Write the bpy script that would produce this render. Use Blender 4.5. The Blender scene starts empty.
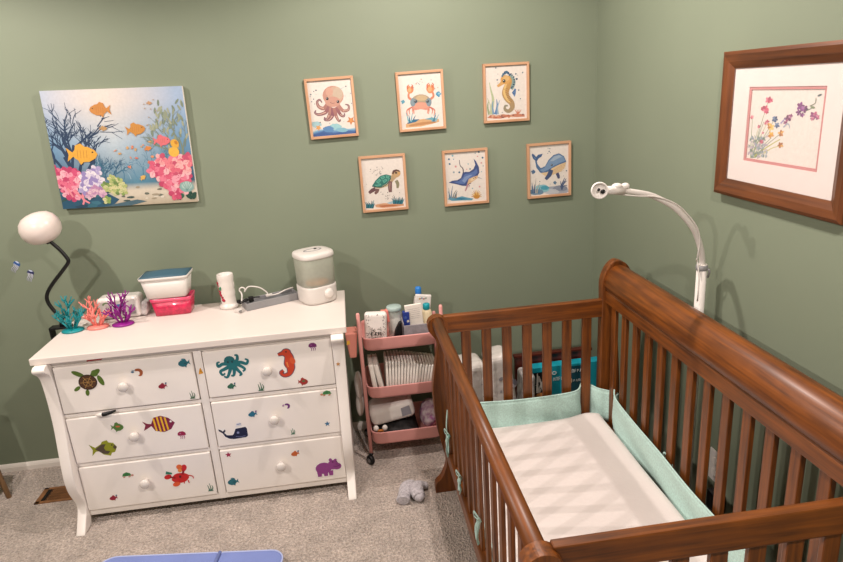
import bpy, bmesh, math, random
from mathutils import Vector, Matrix, Euler
R=random.Random(7)
C=bpy.context.scene.collection
PI=math.pi

# ------------------------------------------------------------------ colours
def lin(c):
    if isinstance(c,str):
        c=c.lstrip('#'); c=[int(c[i:i+2],16) for i in (0,2,4)]
    out=[]
    for v in c[:3]:
        v/=255.0
        out.append(v/12.92 if v<=.04045 else ((v+.055)/1.055)**2.4)
    return tuple(out)+(1.0,)

# ------------------------------------------------------------------ materials
def newmat(name):
    m=bpy.data.materials.new(name); m.use_nodes=True
    nt=m.node_tree; b=nt.nodes['Principled BSDF']
    return m,nt,b
def mat(name,col,rough=.5,metal=0.,noise=None,bump=None,trans=0.,alpha=1.,coat=0.,sheen=0.,ior=1.45,spec=.5,col2=None):
    m,nt,b=newmat(name)
    N=nt.nodes; L=nt.links
    b.inputs['Base Color'].default_value=lin(col)
    b.inputs['Roughness'].default_value=rough
    b.inputs['Metallic'].default_value=metal
    b.inputs['Transmission Weight'].default_value=trans
    b.inputs['Alpha'].default_value=alpha
    b.inputs['Coat Weight'].default_value=coat
    b.inputs['Sheen Weight'].default_value=sheen
    b.inputs['IOR'].default_value=ior
    b.inputs['Specular IOR Level'].default_value=spec
    tc=N.new('ShaderNodeTexCoord')
    if noise:
        sc,amt=noise
        n=N.new('ShaderNodeTexNoise'); n.inputs['Scale'].default_value=sc; n.inputs['Detail'].default_value=5
        L.new(tc.outputs['Object'],n.inputs['Vector'])
        rp=N.new('ShaderNodeValToRGB'); a=lin(col)
        d=lin(col2) if col2 else tuple(v*(1-amt) for v in a[:3])+(1,)
        u=a if col2 else tuple(min(1,v*(1+amt*.6)) for v in a[:3])+(1,)
        rp.color_ramp.elements[0].position=.36; rp.color_ramp.elements[1].position=.64
        rp.color_ramp.elements[0].color=d; rp.color_ramp.elements[1].color=u
        L.new(n.outputs['Fac'],rp.inputs['Fac']); L.new(rp.outputs['Color'],b.inputs['Base Color'])
    if bump:
        sc,st=bump[0],bump[1]
        n=N.new('ShaderNodeTexNoise'); n.inputs['Scale'].default_value=sc; n.inputs['Detail'].default_value=3
        L.new(tc.outputs['Object'],n.inputs['Vector'])
        bp=N.new('ShaderNodeBump'); bp.inputs['Strength'].default_value=st; bp.inputs['Distance'].default_value=bump[2] if len(bump)>2 else .004
        L.new(n.outputs['Fac'],bp.inputs['Height']); L.new(bp.outputs['Normal'],b.inputs['Normal'])
    return m
def woodmat(name,dark,light,axis,rough=.42,scale=26,coat=.08):
    m,nt,b=newmat(name); N=nt.nodes; L=nt.links
    tc=N.new('ShaderNodeTexCoord'); mp=N.new('ShaderNodeMapping')
    s=[scale*3.4]*3; s['xyz'.index(axis)]=scale*.16
    mp.inputs['Scale'].default_value=s
    L.new(tc.outputs['Object'],mp.inputs['Vector'])
    n=N.new('ShaderNodeTexNoise'); n.inputs['Scale'].default_value=1.; n.inputs['Detail'].default_value=7; n.inputs['Distortion'].default_value=.5
    L.new(mp.outputs['Vector'],n.inputs['Vector'])
    n2=N.new('ShaderNodeTexNoise'); n2.inputs['Scale'].default_value=7; n2.inputs['Detail'].default_value=3
    L.new(tc.outputs['Object'],n2.inputs['Vector'])
    mx=N.new('ShaderNodeMath'); mx.operation='MULTIPLY_ADD'; mx.inputs[1].default_value=.3; mx.inputs[2].default_value=0
    L.new(n2.outputs['Fac'],mx.inputs[0])
    ad=N.new('ShaderNodeMath'); ad.operation='MULTIPLY_ADD'; ad.inputs[1].default_value=.72
    L.new(n.outputs['Fac'],ad.inputs[0]); L.new(mx.outputs[0],ad.inputs[2])
    rp=N.new('ShaderNodeValToRGB')
    rp.color_ramp.elements[0].position=.30; rp.color_ramp.elements[1].position=.72
    rp.color_ramp.elements[0].color=lin(dark); rp.color_ramp.elements[1].color=lin(light)
    L.new(ad.outputs[0],rp.inputs['Fac']); L.new(rp.outputs['Color'],b.inputs['Base Color'])
    b.inputs['Roughness'].default_value=rough; b.inputs['Coat Weight'].default_value=coat; b.inputs['Coat Roughness'].default_value=.25
    return m
def paintmat(name,rough=.55,coat=0.,k=1.):
    m,nt,b=newmat(name)
    a=nt.nodes.new('ShaderNodeAttribute'); a.attribute_name='Col'
    tc=nt.nodes.new('ShaderNodeTexCoord'); n=nt.nodes.new('ShaderNodeTexNoise'); n.inputs['Scale'].default_value=90; n.inputs['Detail'].default_value=4
    nt.links.new(tc.outputs['Object'],n.inputs['Vector'])
    rp=nt.nodes.new('ShaderNodeMapRange'); rp.inputs['From Min'].default_value=.3; rp.inputs['From Max'].default_value=.7; rp.inputs['To Min'].default_value=.95*k; rp.inputs['To Max'].default_value=1.04*k
    nt.links.new(n.outputs['Fac'],rp.inputs['Value'])
    mx=nt.nodes.new('ShaderNodeVectorMath'); mx.operation='SCALE'
    nt.links.new(a.outputs['Color'],mx.inputs[0]); nt.links.new(rp.outputs['Result'],mx.inputs['Scale'])
    nt.links.new(mx.outputs[0],b.inputs['Base Color'])
    b.inputs['Roughness'].default_value=rough; b.inputs['Coat Weight'].default_value=coat
    return m

M={}
M['wall']=mat('sage_wall_paint','#7a8370',.62,noise=(1.2,.05),bump=(260,.10,.001),spec=.35)
M['ceiling']=mat('ceiling_paint','#e6e2da',.8,noise=(2,.03))
M['trim']=mat('white_trim_paint','#e6dfd8',.4,noise=(6,.03))
M['white']=mat('white_lacquer','#f3ece6',.36,noise=(5,.03),coat=.1)
M['whitetop_dimmed']=mat('white_lacquer_light_dimmed','#e3d9d2',.42,noise=(5,.025))  # same lacquer as the front, colour darkened to offset strong light on top
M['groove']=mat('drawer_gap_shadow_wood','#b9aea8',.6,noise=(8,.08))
W=('#3a1a06','#8c4c14')
for a in 'xyz': M['wood'+a]=woodmat('cherry_wood_grain_'+a,W[0],W[1],a)
M['woodred']=woodmat('dark_red_wood','#300b06','#6b2312','x',.4)
for a in 'xz': M['oak'+a]=woodmat('peach_oak_'+a,'#ab7d5c','#c79d7c',a,.5,30,.0)
for a in 'yz': M['walnut'+a]=woodmat('walnut_frame_'+a,'#3a1b0b','#74401d',a,.36,16)
M['tanwood']=woodmat('tan_wood_leg','#8d6a48','#b08b63','z',.5)
M['black']=mat('black_rubber','#08080a',.45,noise=(20,.2))
M['blackmetal']=mat('black_metal','#17171a',.35,metal=.2,noise=(20,.2))
M['globe']=mat('frosted_globe','#dccfc8',.3,noise=(6,.02),coat=.2)
M['plastic']=mat('white_plastic','#d9d3ce',.35,noise=(8,.02))
M['greyplastic']=mat('grey_plastic','#8d8c8e',.5,noise=(10,.08))
M['greydark']=mat('grey_plastic_inside','#77777b',.55,noise=(10,.08))
M['pink']=mat('pink_powder_metal','#e6a29c',.42,noise=(8,.05))
M['coralpink']=mat('coral_pink_plastic','#dd8f80',.4,noise=(8,.05))
M['mint']=mat('mint_mesh_fabric','#bcdcd4',.85,noise=(160,.12),bump=(240,.35,.002),sheen=.2)
M['sheet']=mat('white_sheet','#e2d8d4',.9,noise=(6,.03),bump=(70,.22,.004),sheen=.1)
M['paint']=paintmat('printed_paint',k=.70)
M['gloss']=paintmat('glossy_print',.3,.2)
M['mat']=mat('mat_board','#cfc3be',.8,noise=(30,.02))
M['matpink']=mat('pink_inner_mat','#b3706e',.8,noise=(30,.05))
M['paper']=mat('cream_paper','#f1e8de',.85,noise=(20,.02))
M['teal']=mat('teal_plastic','#14888f',.4,noise=(12,.1))
M['salmon']=mat('salmon_plastic','#ef8a80',.4,noise=(12,.06))
M['purple']=mat('purple_plastic','#8a1683',.4,noise=(12,.1))
M['hot']=mat('translucent_pink_plastic','#c92a52',.28,noise=(60,.25),bump=(150,.4,.003),coat=.3)
M['hotrim']=mat('pink_plastic_rim','#dd4c70',.25,noise=(8,.08),coat=.3)
M['slate']=mat('slate_teal_lid','#3d5f70',.5,noise=(8,.1))
M['diaper']=mat('diaper_nonwoven','#e8e2da',.85,noise=(40,.06),bump=(120,.25,.003))
M['film']=mat('clear_plastic_film','#ebe5e0',.18,noise=(9,.10),bump=(22,.5,.012),coat=.6)
M['filmgrey']=mat('printed_plastic_film','#c9c4c3',.25,noise=(26,.5),bump=(25,.5,.01),coat=.4)
M['darkcloth']=mat('charcoal_cloth','#2d2b2c',.9,noise=(30,.3),bump=(60,.4))
M['greycloth']=mat('grey_felt','#8b858a',.9,noise=(50,.12),bump=(120,.3))
M['knit']=mat('grey_knit','#bdb7bc',.95,noise=(110,.25),bump=(160,.9,.006),sheen=.3)
M['blue']=mat('periwinkle_fabric','#7c8cc8',.8,noise=(8,.06),bump=(200,.15))
M['bluepipe']=mat('pale_piping','#b4bfe6',.8,noise=(8,.04))
M['brown']=mat('brown_vent_metal','#8a5f3c',.45,noise=(30,.2))
M['ventdark']=mat('vent_dark','#4a2f1c',.6,noise=(30,.2))
M['vented']=mat('vent_lever','#161210',.5,noise=(30,.2))
M['tealbox']=mat('teal_carton','#159fb4',.5,noise=(5,.10))
M['metal']=mat('steel','#9a9a9c',.3,metal=1,noise=(20,.1))
M['orange']=mat('orange_pad','#d8843a',.6,noise=(30,.2))
M['purplecloth']=mat('purple_print_cloth','#8f4f80',.9,noise=(34,.6),bump=(40,.4),col2='#d9ccd0')
M['pouch']=mat('white_printed_cloth','#ece5df',.85,noise=(6,.03),bump=(40,.3))
M['cream']=mat('cream_lotion_plastic','#ead9b6',.35,noise=(8,.04))
M['bluecap']=mat('blue_cap_plastic','#2f7fd0',.35,noise=(8,.06))
M['tealcap']=mat('teal_cap_plastic','#1d9aa8',.35,noise=(8,.06))
M['ceramic']=mat('white_ceramic','#dfd8d2',.25,noise=(8,.02),coat=.3)
M['seat']=mat('linen_upholstery','#b9ab9a',.9,noise=(60,.1),bump=(120,.3))
def clear(name,col,mixf,rough=.05):
    m=bpy.data.materials.new(name); m.use_nodes=True; nt=m.node_tree; N=nt.nodes; N.clear()
    o=N.new('ShaderNodeOutputMaterial'); t=N.new('ShaderNodeBsdfTransparent'); g=N.new('ShaderNodeBsdfPrincipled'); x=N.new('ShaderNodeMixShader')
    g.inputs['Base Color'].default_value=lin(col); g.inputs['Roughness'].default_value=rough
    n=N.new('ShaderNodeTexNoise'); n.inputs['Scale'].default_value=9
    r=N.new('ShaderNodeMapRange'); r.inputs['To Min'].default_value=mixf*.9; r.inputs['To Max'].default_value=mixf*1.1
    nt.links.new(n.outputs['Fac'],r.inputs['Value']); nt.links.new(r.outputs['Result'],x.inputs['Fac'])
    nt.links.new(t.outputs[0],x.inputs[1]); nt.links.new(g.outputs[0],x.inputs[2]); nt.links.new(x.outputs[0],o.inputs[0])
    return m
M['tank']=clear('frosted_tank_plastic','#c3c6b8',.62,.3)
M['jarglass']=clear('jar_glass','#c9cfcc',.45,.05)
M['glass']=clear('picture_glass','#ffffff',.045,.02)
def carpetmat():
    m,nt,b=newmat('beige_carpet_pile'); N=nt.nodes; L=nt.links
    tc=N.new('ShaderNodeTexCoord')
    def noi(s,d=4):
        n=N.new('ShaderNodeTexNoise'); n.inputs['Scale'].default_value=s; n.inputs['Detail'].default_value=d; n.inputs['Roughness'].default_value=.65
        L.new(tc.outputs['Object'],n.inputs['Vector']); return n
    a=noi(95); c=noi(9,3); v=N.new('ShaderNodeTexVoronoi'); v.inputs['Scale'].default_value=150; L.new(tc.outputs['Object'],v.inputs['Vector'])
    r1=N.new('ShaderNodeValToRGB'); e=r1.color_ramp.elements
    e[0].position=.34; e[1].position=.66; e[0].color=lin('#a89689'); e[1].color=lin('#eeded2')
    L.new(a.outputs['Fac'],r1.inputs['Fac'])
    r2=N.new('ShaderNodeValToRGB'); e=r2.color_ramp.elements
    e[0].position=.35; e[1].position=.65; e[0].color=(.78,.78,.78,1); e[1].color=(1.05,1.05,1.05,1)
    L.new(c.outputs['Fac'],r2.inputs['Fac'])
    mx=N.new('ShaderNodeVectorMath'); mx.operation='MULTIPLY'
    L.new(r1.outputs['Color'],mx.inputs[0]); L.new(r2.outputs['Color'],mx.inputs[1]); L.new(mx.outputs[0],b.inputs['Base Color'])
    b.inputs['Roughness'].default_value=1; b.inputs['Sheen Weight'].default_value=.3; b.inputs['Specular IOR Level'].default_value=.1
    s=N.new('ShaderNodeMath'); s.operation='ADD'; L.new(a.outputs['Fac'],s.inputs[0]); L.new(v.outputs['Distance'],s.inputs[1])
    bp=N.new('ShaderNodeBump'); bp.inputs['Strength'].default_value=.9; bp.inputs['Distance'].default_value=.012
    L.new(s.outputs[0],bp.inputs['Height']); L.new(bp.outputs['Normal'],b.inputs['Normal'])
    return m
M['carpet']=carpetmat()

# ------------------------------------------------------------------ mesh builder
def rot(axis,deg): return Matrix.Rotation(math.radians(deg),3,axis)
class MB:
    def __init__(s): s.v=[];s.f=[];s.c=[];s.sm=[];s.mi=[];s.usecol=False
    def add(s,v,f,col=None,smooth=False,mi=0):
        o=len(s.v); s.v+=[tuple(p) for p in v]
        for q in f:
            s.f.append([i+o for i in q]); s.c.append(col); s.sm.append(smooth); s.mi.append(mi)
        if col is not None: s.usecol=True
        return s
    def box(s,x0,x1,y0,y1,z0,z1,mi=0,col=None):
        v=[(x,y,z) for z in (z0,z1) for y in (y0,y1) for x in (x0,x1)]
        return s.add(v,[(0,2,3,1),(4,5,7,6),(0,1,5,4),(2,6,7,3),(0,4,6,2),(1,3,7,5)],col,False,mi)
    def obox(s,c,size,rm=None,mi=0,taper=None,col=None):
        hx,hy,hz=[q/2 for q in size]; rm=rm or Matrix.Identity(3); v=[]
        for sz in (-1,1):
            k=(taper or (1,1)) if sz<0 else (1,1)
            for sy in (-1,1):
                for sx in (-1,1):
                    v.append(Vector(c)+rm@Vector((sx*hx*k[0],sy*hy*k[1],sz*hz)))
        return s.add(v,[(0,2,3,1),(4,5,7,6),(0,1,5,4),(2,6,7,3),(0,4,6,2),(1,3,7,5)],col,False,mi)
    def prism(s,poly,axis,a,b,smooth=False,mi=0):
        n=len(poly)
        def pt(p,t):
            return {'x':(t,p[0],p[1]),'y':(p[0],t,p[1]),'z':(p[0],p[1],t)}[axis]
        v=[pt(p,a) for p in poly]+[pt(p,b) for p in poly]
        s.add(v,[tuple(range(n))[::-1],tuple(range(n,2*n))],None,False,mi)
        o=len(s.v)-2*n
        for i in range(n):
            j=(i+1)%n; s.f.append([o+i,o+j,o+n+j,o+n+i]); s.c.append(None); s.sm.append(smooth); s.mi.append(mi)
        return s
    def rings(s,rs,caps=True,closed=False,smooth=True,mi=0,col=None):
        n=len(rs[0]); v=[p for r in rs for p in r]; f=[]
        m=len(rs)
        for i in range(m if closed else m-1):
            a=i*n; b=((i+1)%m)*n
            for k in range(n):
                l=(k+1)%n; f.append((a+k,a+l,b+l,b+k))
        s.add(v,f,col,smooth,mi)
        if caps and not closed:
            o=len(s.v)-len(v)
            s.f.append([o+k for k in range(n)][::-1]); s.f.append([o+(m-1)*n+k for k in range(n)])
            s.c+=[col,col]; s.sm+=[False,False]; s.mi+=[mi,mi]
        return s
    def tube(s,path,r,seg=10,flat=1.,closed=False,mi=0,up=None,col=None):
        P=[Vector(p) for p in path]; n=len(P)
        rr=list(r) if hasattr(r,'__len__') else [r]*n
        rs=[]; u=None
        for i in range(n):
            if closed: t=P[(i+1)%n]-P[i-1]
            else: t=P[min(i+1,n-1)]-P[max(i-1,0)]
            t.normalize()
            if u is None:
                h=Vector(up) if up else (Vector((0,0,1)) if abs(t.z)<.9 else Vector((0,1,0)))
                u=(h-t*h.dot(t)).normalized()
            else: u=(u-t*u.dot(t)).normalized()
            w=t.cross(u)
            rs.append([P[i]+u*(rr[i]*math.cos(2*PI*k/seg))+w*(rr[i]*flat*math.sin(2*PI*k/seg)) for k in range(seg)])
        return s.rings(rs,True,closed,True,mi,col)
    def lathe(s,prof,c=(0,0,0),seg=24,rm=None,mi=0,caps=True,n=2.,sx=1.,sy=1.):
        rm=rm or Matrix.Identity(3); rs=[]
        for r,z in prof:
            ring=[]
            for k in range(seg):
                a=2*PI*k/seg; ca,sa=math.cos(a),math.sin(a)
                q=1. if n==2. else 1./((abs(ca)**n+abs(sa)**n)**(1./n))
                ring.append(Vector(c)+rm@Vector((r*sx*q*ca,r*sy*q*sa,z)))
            rs.append(ring)
        return s.rings(rs,caps,False,True,mi)
    def ell(s,c,rad,seg=16,rg=10,rm=None,mi=0,n=2.):
        prof=[]
        for i in range(rg+1):
            a=-PI/2+PI*i/rg; prof.append((max(1e-4,math.cos(a)),math.sin(a)))
        rm=rm or Matrix.Identity(3)
        S=Matrix.Diagonal(Vector(rad))
        return s.lathe(prof,c,seg,rm@S,mi,True,n)
    def grid(s,fn,nu,nv,smooth=True,colfn=None,mi=0):
        v=[fn(i/nu,j/nv) for j in range(nv+1) for i in range(nu+1)]; o=len(s.v); s.v+=[tuple(p) for p in v]
        for j in range(nv):
            for i in range(nu):
                a=o+j*(nu+1)+i
                s.f.append([a,a+1,a+nu+2,a+nu+1]); s.sm.append(smooth); s.mi.append(mi)
                if colfn:
                    s.c.append([colfn((i+di)/nu,(j+dj)/nv) for di,dj in ((0,0),(1,0),(1,1),(0,1))]); s.usecol=True
                else: s.c.append(None)
        return s
    def build(s,name,m,parent=None,bevel=0,bseg=2,sub=0,label=None,solid=0,norm=True,loc=None):
        off=Vector(loc) if loc is not None else Vector((0,0,0))
        r=parent
        while r is not None and r.parent is not None: r=r.parent
        if r is not None: off=Vector(r.location)
        me=bpy.data.meshes.new(name)
        me.from_pydata([tuple(Vector(p)-off) for p in s.v],[],s.f)
        for i,p in enumerate(me.polygons):
            p.use_smooth=s.sm[i]; p.material_index=s.mi[i]
        if s.usecol:
            ca=me.color_attributes.new('Col','FLOAT_COLOR','CORNER')
            for i,p in enumerate(me.polygons):
                c=s.c[i] or (1,1,1,1)
                for k,li in enumerate(p.loop_indices):
                    ca.data[li].color=c[k] if isinstance(c,list) else c
        if norm and not s.usecol:
            b=bmesh.new(); b.from_mesh(me); bmesh.ops.recalc_face_normals(b,faces=b.faces); b.to_mesh(me); b.free()
        me.update()
        o=bpy.data.objects.new(name,me); C.objects.link(o)
        for mm in (m if isinstance(m,(list,tuple)) else [m]): me.materials.append(mm)
        if parent is not None: o.parent=parent
        elif loc is not None: o.location=loc
        if bevel:
            d=o.modifiers.new('bevel','BEVEL'); d.width=bevel; d.segments=bseg; d.limit_method='ANGLE'; d.angle_limit=math.radians(40)
            d.harden_normals=False
        if solid:
            d=o.modifiers.new('solid','SOLIDIFY'); d.thickness=solid; d.offset=0
        if sub:
            d=o.modifiers.new('sub','SUBSURF'); d.levels=sub; d.render_levels=sub
        if label: o['label']=label
        return o
def B(*a,**k): return MB().box(*a,**k)
def thing(name,label,cat,loc,group=None):
    o=bpy.data.objects.new(name,None); C.objects.link(o); o.location=loc; o.empty_display_size=.05
    o['label']=label; o['category']=cat
    if group: o['group']=group
    return o
def tag(o,label,cat,group=None):
    o['label']=label; o['category']=cat
    if group: o['group']=group
    return o
def struct(o): o['kind']='structure'; return o
def bez(pts,n=8):
    P=[Vector(p) for p in pts]; out=[]
    for i in range(len(P)-1):
        p0=P[max(i-1,0)];p1=P[i];p2=P[i+1];p3=P[min(i+2,len(P)-1)]
        for k in range(n):
            t=k/n
            out.append(.5*((2*p1)+(p2-p0)*t+(2*p0-5*p1+4*p2-p3)*t*t+(3*p1-p0-3*p2+p3)*t**3))
    out.append(P[-1]); return out
def lerp(a,b,t): return a+(b-a)*t
def mixc(a,b,t): t=max(0,min(1,t)); return tuple(lerp(x,y,t) for x,y in zip(a,b))

# ------------------------------------------------------------------ flat artwork
class Art:
    """flat printed shapes laid on a plane; o = lower-left corner, U,V unit vectors, N facing the room"""
    def __init__(s,o,U,V,N,w,h,clip=True,step=2.2e-5,unit=None):
        s.o=Vector(o);s.U=Vector(U).normalized();s.V=Vector(V).normalized();s.N=Vector(N).normalized()
        s.w=w;s.h=h;s.k=0;s.mb=MB();s.clip=clip;s.step=step;s.t=None;s.unit=unit or w
    def P(s,u,v):
        if s.t: u,v=s.t(u,v)
        u*=s.unit;v*=s.unit
        if s.clip: u=max(0,min(s.w,u));v=max(0,min(s.h,v))
        return s.o+s.U*u+s.V*v+s.N*(s.k*s.step)
    def trace(s,BL,BR,TL):
        """use coordinates measured on an enlarged view of the artwork"""
        ax,ay=BR[0]-BL[0],BR[1]-BL[1];bx,by=TL[0]-BL[0],TL[1]-BL[1];d=ax*by-ay*bx;W=s.w/s.unit;H=s.h/s.unit
        def t(x,y):
            dx,dy=x-BL[0],y-BL[1]
            return (dx*by-dy*bx)/d*W,(ax*dy-ay*dx)/d*H
        s.t=t; return s
    def poly(s,pts,col):
        s.k+=1; s.mb.add([s.P(*p) for p in pts],[tuple(range(len(pts)))],lin(col)); return s
    def el(s,x,y,rx,ry=None,col='#000000',a=0,n=18,jit=0):
        ry=ry or rx;c,q=math.cos(a),math.sin(a);pts=[]
        for i in range(n):
            t=2*PI*i/n;j=1+R.uniform(-jit,jit);X,Y=rx*j*math.cos(t),ry*j*math.sin(t)
            pts.append((x+X*c-Y*q,y+X*q+Y*c))
        return s.poly(pts,col)
    def stroke(s,pts,w0,w1,col,n=5,col2=None):
        P=[Vector((p[0],p[1],0)) for p in pts]
        P=bez(P,n) if len(P)>2 else [P[0].lerp(P[-1],i/n) for i in range(n+1)]
        m=len(P);L=[];Q=[]
        for i in range(m):
            t=P[min(i+1,m-1)]-P[max(i-1,0)]
            if t.length<1e-9: t=Vector((1,0,0))
            t.normalize();w=lerp(w0,w1,i/(m-1))/2 if not isinstance(w0,(list,tuple)) else lerp(w0[min(int(i/(m-1)*(len(w0)-1)),len(w0)-2)],w0[min(int(i/(m-1)*(len(w0)-1))+1,len(w0)-1)],(i/(m-1)*(len(w0)-1))%1 if i<m-1 else 1)/2
            L.append((P[i].x-t.y*w,P[i].y+t.x*w));Q.append((P[i].x+t.y*w,P[i].y-t.x*w))
        s.k+=1;a=lin(col);b=lin(col2) if col2 else a
        v=[s.P(*p) for p in L]+[s.P(*p) for p in Q];o=len(s.mb.v);s.mb.v+=[tuple(p) for p in v];s.mb.usecol=True
        for i in range(m-1):
            s.mb.f.append([o+i,o+i+1,o+m+i+1,o+m+i]);s.mb.sm.append(False);s.mb.mi.append(0)
            c0=mixc(a,b,i/(m-1));c1=mixc(a,b,(i+1)/(m-1));s.mb.c.append([c0,c1,c1,c0])
        return s
    def star(s,x,y,r,col,a=0,n=5,inner=.45):
        return s.poly([(x+(r if i%2==0 else r*inner)*math.cos(a+PI*i/n),y+(r if i%2==0 else r*inner)*math.sin(a+PI*i/n)) for i in range(2*n)],col)
    def fish(s,x,y,L,col,d=1,a=0,fat=.30,fin=None):
        """d=1 swims toward +u"""
        c,q=math.cos(a),math.sin(a)
        def T(p): X,Y=p[0]*d*L,p[1]*L; return (x+X*c-Y*q,y+X*q+Y*c)
        body=[(.5,0),(.42,fat*.5),(.2,fat*.95),(-.05,fat),(-.25,fat*.55),(-.33,fat*.2),(-.33,-fat*.2),(-.25,-fat*.55),(-.05,-fat),(.2,-fat*.95),(.42,-fat*.5)]
        s.poly([T(p) for p in [(-.28,.04),(-.52,.24),(-.45,0),(-.52,-.24),(-.28,-.04)]],fin or col)
        s.poly([T(p) for p in [(.15,fat*.8),(-.02,fat*1.4),(-.2,fat*1.15),(-.25,fat*.4)]],fin or col)
        s.poly([T(p) for p in [(.05,-fat*.8),(-.1,-fat*1.35),(-.2,-fat*.5)]],fin or col)
        s.poly([T(p) for p in body],col)
        e=T((.34,fat*.25)); s.el(e[0],e[1],L*.03,L*.03,'#2a2018',n=8)
        return s
    def build(s,name,m,parent,label=None): return s.mb.build(name,m,parent,norm=False,label=label)

# ================================================================== ROOM
X0,Y0,H=-4.3,-4.4,2.44
struct(B(X0,0,Y0,0,-.06,0).build('floor',M['carpet']))
struct(B(X0,0,Y0,0,H,H+.06).build('ceiling',M['ceiling']))
struct(B(X0-.1,.1,0,.1,-.06,H+.06).build('wall_back',M['wall']))
struct(B(0,.1,Y0,0,-.06,H+.06).build('wall_right',M['wall']))
struct(B(X0-.1,X0,Y0,0,-.06,H+.06).build('wall_left',M['wall']))
struct(B(X0-.1,.1,Y0-.1,Y0,-.06,H+.06).build('wall_front',M['wall']))
def skirting(name,axis,a,b,side=1):
    # stepped profile with a small moulded top
    pr=[(0,0),(-.013,0),(-.013,.022),(-.011,.026),(-.010,.030),(-.006,.036),(0,.038)]
    mb=MB()
    if axis=='x': mb.prism([(p[0],p[1]) for p in pr],'x',a,b)
    else: mb.prism([(p[0],p[1]) for p in pr],'y',a,b)
    return struct(mb.build(name,M['trim']))
skirting('baseboard_back','x',X0,0)
skirting('baseboard_right','y',Y0,0)

# floor vent
v=thing('floor_vent','brown metal floor vent set in the carpet beside the white dresser','vent',(-2.66,-.27,0))
fr=MB(); fr.box(-2.765,-2.755+.012,-.33,-.21,0,.006); fr.box(-2.555,-2.545,-.33,-.21,0,.006); fr.box(-2.765,-2.545,-.33,-.315,0,.006); fr.box(-2.765,-2.545,-.225,-.21,0,.006)
fr.build('frame',M['brown'],v,bevel=.0015)
g=MB(); g.box(-2.743,-2.555,-.315,-.225,0,.0025)
g.build('grille_bed',M['ventdark'],v)
g=MB()
for i in range(22):
    x=-2.715+i*.0074; g.box(x,x+.0035,-.313,-.227,.0025,.0055)
for j in range(4): g.box(-2.72,-2.555,-.30+j*.021,-.297+j*.021,.002,.0052)
g.build('grille',M['brown'],v)
B(-2.741,-2.728,-.31,-.228,.0025,.0062).build('lever_slot',M['vented'],v)

# wall outlet
v=thing('wall_outlet','white wall outlet seen between the crib back slats','outlet',(0,-1.157,.335))
B(-.006,0,-1.195,-1.122,.272,.395).build('cover_plate',M['plastic'],v,bevel=.003)
for z in (.31,.357):
    MB().lathe([(.016,0),(.016,.003),(.014,.0035)],(-.006,-1.158,z),16,rot('Y',-90)).build('socket',M['trim'],v)
v=thing('power_adapter','black power adapter plugged in low on the right wall behind crib','power adapter',(-.03,-1.20,.2))
B(-.042,-.002,-1.235,-1.175,.19,.262).build('body',M['black'],v,bevel=.006)
MB().tube(bez([(-.03,-1.205,.195),(-.04,-1.21,.1),(-.04,-1.24,.03),(-.04,-1.34,.008)]),.004,8).build('cord',M['black'],v)

# ================================================================== DRESSER
dr=thing('dresser','white six-drawer dresser with curved front legs and sea animal stickers','dresser',(-1.892,-.3,0))
MB().box(-2.508,-1.276,-.550,-.05,.758,.7862).build('top',M['whitetop_dimmed'],dr,bevel=.003,bseg=2)
cs=MB()
cs.box(-2.468,-1.312,-.505,-.055,.045,.758)
case=cs.build('carcass',M['groove'],dr)
fm=MB()   # face frame
fm.box(-2.470,-2.446,-.522,-.50,.036,.758); fm.box(-1.340,-1.310,-.522,-.50,.036,.758)
fm.box(-1.902,-1.870,-.5215,-.50,.036,.758)
fm.box(-2.46,-1.33,-.5205,-.50,.733,.758); fm.box(-2.46,-1.33,-.5205,-.50,.036,.062)
for z in (.503,.275): fm.box(-2.46,-1.33,-.519,-.50,z,z+.016)
ff=fm.build('face_frame',M['white'],dr,bevel=.002)
B(-2.475,-2.466,-.5,-.06,.036,.758).build('side_panel',M['white'],dr,bevel=.002)
B(-1.314,-1.305,-.5,-.06,.036,.758).build('side_panel',M['white'],dr,bevel=.002)
prof=[(-.565,.757),(-.578,.750),(-.581,.740),(-.573,.729),(-.552,.713),(-.538,.690),(-.534,.655),(-.533,.585),(-.541,.48),(-.563,.36),(-.578,.265),(-.574,.20),(-.556,.15),(-.541,.115),(-.541,.085),(-.565,.05),(-.607,0)]
back=[(-.53,0),(-.505,.06),(-.495,.14),(-.497,.757)]
def legmesh(x0,x1,x0b,x1b):
    P=bez([(p[0],p[1],0) for p in prof],3); pts=[(p.x,p.y) for p in P]+back
    mb=MB(); n=len(pts)
    vL=[(lerp(x0b,x0,max(0,min(1,z/.76))),y,z) for y,z in pts]; vR=[(lerp(x1b,x1,max(0,min(1,z/.76))),y,z) for y,z in pts]
    mb.add(vL+vR,[tuple(range(n)),tuple(range(n,2*n))[::-1]])
    for i in range(n):
        j=(i+1)%n; mb.f.append([i,j,n+j,n+i]); mb.c.append(None); mb.sm.append(i<len(P)-1); mb.mi.append(0)
    return mb
legL=legmesh(-2.494,-2.446,-2.478,-2.442).build('leg',M['white'],dr,bevel=.003)
legR=legmesh(-1.342,-1.290,-1.342,-1.306).build('leg',M['white'],dr,bevel=.003)
for x in (-2.475,-1.345): MB().obox((x+.02,-.09,.02),(.045,.05,.04),taper=(.8,.8)).build('leg',M['white'],dr,bevel=.003)
DX={'L':(-2.441,-1.906),'R':(-1.865,-1.344)}
DZ=[(.526,.731),(.295,.502),(.065,.274)]
KX={'L':-2.182,'R':-1.614}; KZ=[.630,.404,.178]
drawers={}
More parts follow.
